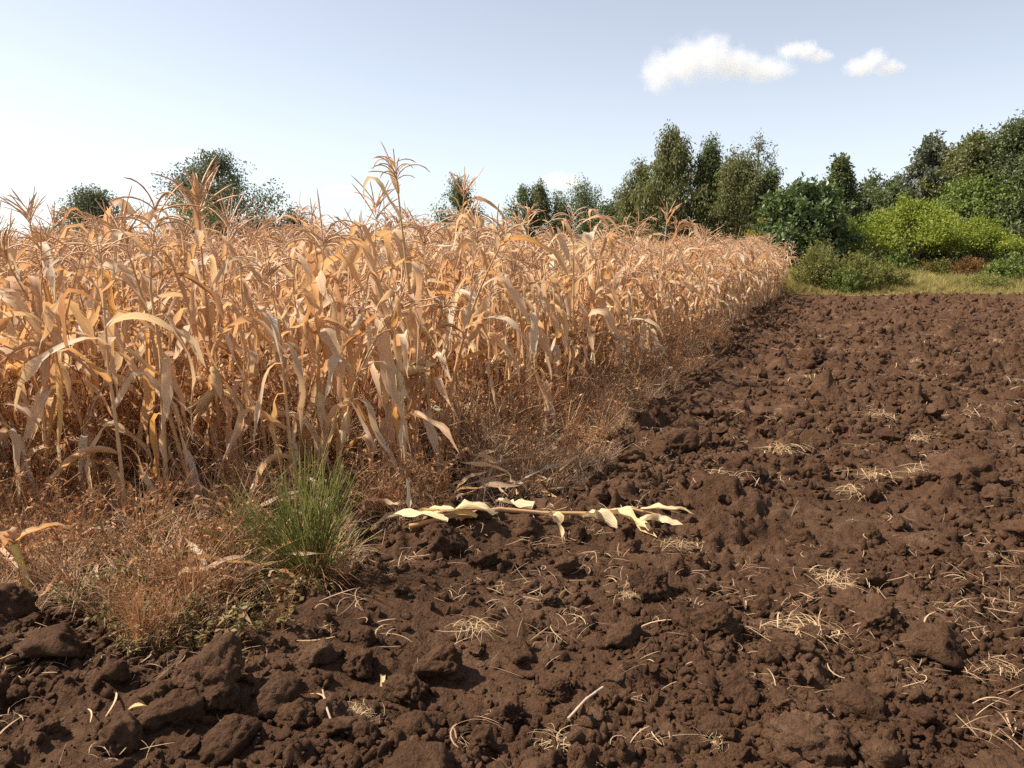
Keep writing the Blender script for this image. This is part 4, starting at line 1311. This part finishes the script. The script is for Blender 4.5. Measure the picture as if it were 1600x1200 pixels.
tree('broadleaf_tree', 'dark tree tucked under the tallest ones behind the acacia', 1540, 1640, 290, 410, 46, 'dome', M_dark, 90, 90, 0.18, 0.5, 0.18)
tree('broadleaf_tree', 'mid-green tree rising right behind the acacia top', 1485, 1570, 268, 400, 47, 'round', M_fresh, 80, 90, 0.16, 0.5, 0.2)
tree('flat_topped_acacia', 'bright yellow-green flat-topped acacia with dark spreading stems', 1338, 1520, 306, 386, 42, 'umbrella', M_yg, 210, 95, 0.11, 0.5, 0.10, trunkr=0.09)
tree('flat_topped_acacia', 'lower yellow-green acacia joined to the bright flat-topped one', 1482, 1590, 336, 392, 42.5, 'umbrella', M_yg, 100, 90, 0.11, 0.5, 0.12, trunkr=0.08)
tree('broadleaf_tree', 'deep shaded thicket tree behind the acacia stems', 1370, 1480, 345, 415, 47, 'dome', M_dark, 80, 90, 0.17, 0.5, 0.18)
tree('broadleaf_tree', 'shaded thicket tree behind the lower acacia', 1470, 1610, 350, 415, 47, 'dome', M_dark, 90, 90, 0.17, 0.5, 0.16)
# shrubs on the verge
def shrub(label, xl, xr, yt, d, mat, n=45, leaf=0.07, lw=0.35, per=42, name='verge_shrub'):
    """wiry shrub: many leafy wands fanning out from a few stems"""
    X0, ztop = XZ((xl + xr) / 2, yt, d)
    zb = float(terrain_z(X0, d))
    Rw = (xr - xl) / 2 / FPX * d
    H = ztop - zb
    r = np.random.default_rng(int(xl * 13 + yt))
    root = thing(name, label, 'shrub', (X0, d, zb))
    sb = MB(); lb = MB()
    t = np.linspace(0, 1, 6)
    for i in range(int(n * 2.6)):
        a = r.uniform(0, 2 * PI); s_ = Rw * r.random() ** 0.6
        h = H * (1 - 0.55 * (s_ / Rw) ** 2) * r.uniform(0.55, 1.12)
        b0 = np.array([math.cos(a), math.sin(a)]) * s_ * 0.55
        P = np.stack([b0[0] + math.cos(a) * s_ * 0.6 * t ** 1.4, b0[1] + math.sin(a) * s_ * 0.6 * t ** 1.4, h * (t - 0.12 * t ** 3) - 0.05], -1)
        P[:, :2] += smooth_rand(r, 6, 4)[:, None] * 0.05 * t[:, None]
        sb.add(*tube(P, np.linspace(0.012, 0.004, 6), 3))
        k = int(per * r.uniform(0.6, 1.4))
        u = r.random(k) ** 0.7
        C = np.stack([np.interp(u, t, P[:, c]) for c in range(3)], -1) + r.normal(size=(k, 3)) * 0.07 * (1.3 - u[:, None])
        D = rdir(k, r) + [0, 0, 0.6]
        Ls = r.uniform(0.6, 1.4, k) * leaf * 1.5
        lb.add(*diamonds(C, D, rdir(k, r) + [0, 0, 0.4], Ls, Ls * (lw * 0.7 + 0.12)))
    obj('stem', sb.mesh('stem', M_bark), root)
    obj('foliage', lb.mesh('foliage', mat, smooth=False), root)
shrub('tall olive shrub on the verge beside the maize corner', 1242, 1318, 368, 35.6, M_olive, 60)
shrub('wide olive shrub on the verge, left of the tall grass', 1300, 1372, 385, 35.2, M_olive, 60)
shrub('slim olive shoot bush with pointed top on the verge', 1278, 1312, 360, 37, M_euc2, 26)
shrub('low dark green shrub at the foot of the wide olive one', 1290, 1352, 412, 34.6, M_fresh, 40, 0.07)
shrub('yellowing olive shrub next to the tall verge grass', 1352, 1422, 398, 36, M_olive, 50)
shrub('bright green creeper mound under the acacia', 1372, 1432, 388, 40, M_fresh, 40, 0.10, 0.6)
shrub('rusty dried shrub in front of the acacia stems', 1484, 1546, 396, 39.5, M_rust, 45)
shrub('small pale dry shrub beside the acacia stems', 1462, 1492, 398, 40, M_olive, 22)
shrub('leafy green shrub on the bank right of the rusty one', 1545, 1640, 390, 37.5, M_fresh, 70, 0.10, 0.5)
shrub('low green shrub on the bank below the leafy one', 1500, 1580, 425, 36, M_olive, 45)

# hedge seen in chips between the maize tassels
for i, (xl, xr, yt, d) in enumerate(((-60, 30, 372, 62), (20, 100, 380, 63), (170, 240, 384, 64), (225, 290, 388, 66), (480, 560, 384, 68), (540, 640, 386, 70), (640, 700, 384, 72), (745, 815, 380, 72), (-160, -40, 368, 60))):
    tree('hedge_bush', 'low dark hedge bush far behind the maize', xl, xr, yt, 405, d, 'dome', M_dark, 26, 70, 0.16, 0.45, 0.2, cat='bush', group='hedge bushes far behind the maize', parts=('stem', 'foliage'))

# ------------------------------------------------------------------ grass on the verge
V_ME = [grass_tuft(tr, 0.55, 44, 0.24, 0.004, 0.5).mesh('grass', M_verge) for _ in range(6)]
n = 9000
x = tr.uniform(7.5, 34, n); y = 33.3 + 12 * tr.random(n) ** 1.4
k = ~in_poly(x, y, POLY)
x, y = x[k], y[k]; n = len(x)
hgt = (0.28 + 0.75 * np.clip((y - 33.5) / 2.5, 0, 1)) * tr.uniform(0.6, 1.2, n) * np.where((x > 20) & (x < 22.5) & (y > 38), 0.3, 1)
scatter('verge_grass', V_ME, np.column_stack([x, y, terrain_z(x, y) - 0.02]), np.column_stack([tr.normal(size=n) * 0.15, tr.normal(size=n) * 0.15, tr.uniform(0, 6.28, n)]),
        np.column_stack([hgt * 1.2, hgt * 1.2, hgt]), tr.integers(0, 6, n), 'yellowing rough grass on the verge behind the ploughed field', 'grass')

# ------------------------------------------------------------------ shed glimpsed behind the maize
M_wall = plain_mat('grey_plaster', (0.42, 0.40, 0.42), 0.9, 0.2, 2)
M_tin = plain_mat('rusted_tin', (0.36, 0.25, 0.20), 0.6, 0.4, 3)
M_door = plain_mat('dark_wood', (0.10, 0.07, 0.05), 0.8, 0.3, 5)
hx, hz = XZ(291, 384, 54)
sh = thing('shed', 'small grey shed with a low pitched tin roof glimpsed behind the maize', 'shed', (hx, 54, float(terrain_z(hx, 54))))
def box(x0, x1, y0, y1, z0, z1):
    V = [(x, y, z) for x in (x0, x1) for y in (y0, y1) for z in (z0, z1)]
    return V, [[0, 1, 3, 2], [4, 6, 7, 5], [0, 4, 5, 1], [2, 3, 7, 6], [0, 2, 6, 4], [1, 5, 7, 3]]
W2, D2, Hh, Ha = 1.3, 2.0, 1.75, 2.2
b = MB(); b.add(*box(-W2, W2, 0, D2 * 2, 0, Hh))
b.add([(-W2, 0, Hh), (W2, 0, Hh), (0, 0, Ha), (-W2, 2 * D2, Hh), (W2, 2 * D2, Hh), (0, 2 * D2, Ha)], [[0, 1, 2], [4, 3, 5]])
obj('wall', b.mesh('wall', M_wall, False), sh)
for s in (-1, 1):
    b = MB()
    n_ = 14
    xs = np.linspace(0, 1, 2); yy = np.linspace(-0.25, 2 * D2 + 0.25, n_ * 2)
    XX, YY = np.meshgrid(xs, yy, indexing='ij')
    ZZ = Ha + 0.03 - XX * (Ha - Hh) * 1.15 + 0.012 * ((np.arange(n_ * 2) % 2)[None])
    V = np.stack([s * XX * (W2 * 1.15), YY, ZZ], -1).reshape(-1, 3)
    k_ = n_ * 2
    b.add(V, [[j, j + 1, k_ + j + 1, k_ + j] for j in range(k_ - 1)])
    b.add(V - [0, 0, 0.02], [[j, k_ + j, k_ + j + 1, j + 1] for j in range(k_ - 1)])
    obj('roof', b.mesh('roof', M_tin, False), sh)
b = MB(); b.add(*box(-0.4, 0.4, -0.03, -0.003, 0.02, 1.6)); dr = obj('door', b.mesh('door', M_door, False), sh)
b = MB(); b.add(*box(0.26, 0.30, -0.07, -0.032, 0.75, 0.95)); obj('handle', b.mesh('handle', M_tin, False), dr)

# ------------------------------------------------------------------ clouds: bodies of thin mist far away
def cloud(name, label, px0, px1, py0, py1, d, lobes, dens, group=None):
    x0, z1 = XZ(px0, py0, d); x1, z0 = XZ(px1, py1, d)
    cx, cz = (x0 + x1) / 2, (z0 + z1) / 2
    hw, hh = (x1 - x0) / 2, (z1 - z0) / 2
    m, nt, N, L = new_mat(name + '_vapour')
    tc = nd(N, 'ShaderNodeTexCoord')
    nz = nd(N, 'ShaderNodeTexNoise', Scale=2.6 / hh * 1.0, Detail=4.0, Roughness=0.55)
    L.new(tc.outputs['Object'], nz.inputs['Vector'])
    acc = None
    for lx, lz, rx, rz in lobes:
        sb = nd(N, 'ShaderNodeVectorMath', operation='SUBTRACT'); sb.inputs[1].default_value = (lx * hw, 0, lz * hh)
        dv = nd(N, 'ShaderNodeVectorMath', operation='DIVIDE'); dv.inputs[1].default_value = (rx * hw, min(rx * hw, rz * hh * 1.6), rz * hh)
        ln = nd(N, 'ShaderNodeVectorMath', operation='LENGTH')
        L.new(tc.outputs['Object'], sb.inputs[0]); L.new(sb.outputs[0], dv.inputs[0]); L.new(dv.outputs[0], ln.inputs[0])
        iv = nd(N, 'ShaderNodeMath', operation='SUBTRACT'); iv.inputs[0].default_value = 1.0
        L.new(ln.outputs['Value'], iv.inputs[1])
        if acc is None: acc = iv
        else:
            mxm = nd(N, 'ShaderNodeMath', operation='SMOOTH_MAX'); mxm.inputs[2].default_value = 0.2
            L.new(acc.outputs[0], mxm.inputs[0]); L.new(iv.outputs[0], mxm.inputs[1]); acc = mxm
    ns = nd(N, 'ShaderNodeMath', operation='MULTIPLY_ADD'); ns.inputs[1].default_value = 1.3; ns.inputs[2].default_value = -0.72
    L.new(nz.outputs[0], ns.inputs[0])
    sm = nd(N, 'ShaderNodeMath', operation='ADD'); L.new(ns.outputs[0], sm.inputs[0]); L.new(acc.outputs[0], sm.inputs[1])
    mr_ = nd(N, 'ShaderNodeMapRange'); mr_.inputs[1].default_value = -0.05; mr_.inputs[2].default_value = 0.85; mr_.inputs[3].default_value = 0; mr_.inputs[4].default_value = 0.8 * dens / hh
    L.new(sm.outputs[0], mr_.inputs[0])
    pv = nd(N, 'ShaderNodeVolumePrincipled'); pv.inputs['Color'].default_value = (1, 1, 1, 1); pv.inputs['Anisotropy'].default_value = 0.2
    L.new(mr_.outputs[0], pv.inputs['Density'])
    out = nd(N, 'ShaderNodeOutputMaterial'); L.new(pv.outputs[0], out.inputs['Volume'])
    b = MB(); b.add(*box(-hw * 1.12, hw * 1.12, -hh * 1.8, hh * 1.8, -hh * 1.15, hh * 1.15))
    o = obj(name, b.mesh(name, m, False), None, (cx, d, cz))
    tag(o, label, 'cloud', group)
cloud('cloud', 'largest white cumulus cloud with a puffed top', 1000, 1240, 52, 150, 1600,
      [(-0.72, -0.25, 0.30, 0.75), (-0.40, 0.1, 0.36, 0.8), (-0.08, 0.25, 0.34, 0.85), (0.22, 0.0, 0.36, 0.6), (0.6, -0.15, 0.42, 0.5)], 1.9)
cloud('cloud', 'small white cloud right beside the largest one', 1212, 1300, 62, 106, 1600, [(-0.4, 0.2, 0.6, 0.7), (0.1, 0.2, 0.5, 0.8), (0.55, -0.2, 0.5, 0.6)], 1.4)
cloud('cloud', 'small flat-bottomed white cloud standing apart', 1320, 1412, 74, 124, 1600, [(-0.45, -0.25, 0.6, 0.7), (0.0, 0.25, 0.45, 0.8), (0.5, -0.3, 0.55, 0.6)], 1.5)
cloud('cloud', 'faint wisp of cloud above the large spreading tree', 200, 340, 230, 256, 1800, [(-0.4, 0, 0.6, 0.8), (0.4, 0.1, 0.7, 0.9)], 0.7)
cloud('cloud', 'faint pale cloud low behind the rounded eucalyptus', 845, 915, 264, 300, 1800, [(-0.3, 0, 0.7, 0.9), (0.4, -0.2, 0.6, 0.8)], 1.0)
cloud('cloud', 'faint pale cloud low behind the tallest maize tassel', 500, 570, 284, 312, 1800, [(-0.3, 0, 0.7, 0.9), (0.4, -0.1, 0.6, 0.8)], 0.7)

print('tris', sum(sum(len(p.vertices) - 2 for p in m.polygons[:0]) + len(m.loops) - 2 * len(m.polygons) for m in {o.data for o in scene.objects if o.type == 'MESH'}),
      'with copies', sum(len(o.data.loops) - 2 * len(o.data.polygons) for o in scene.objects if o.type == 'MESH'))
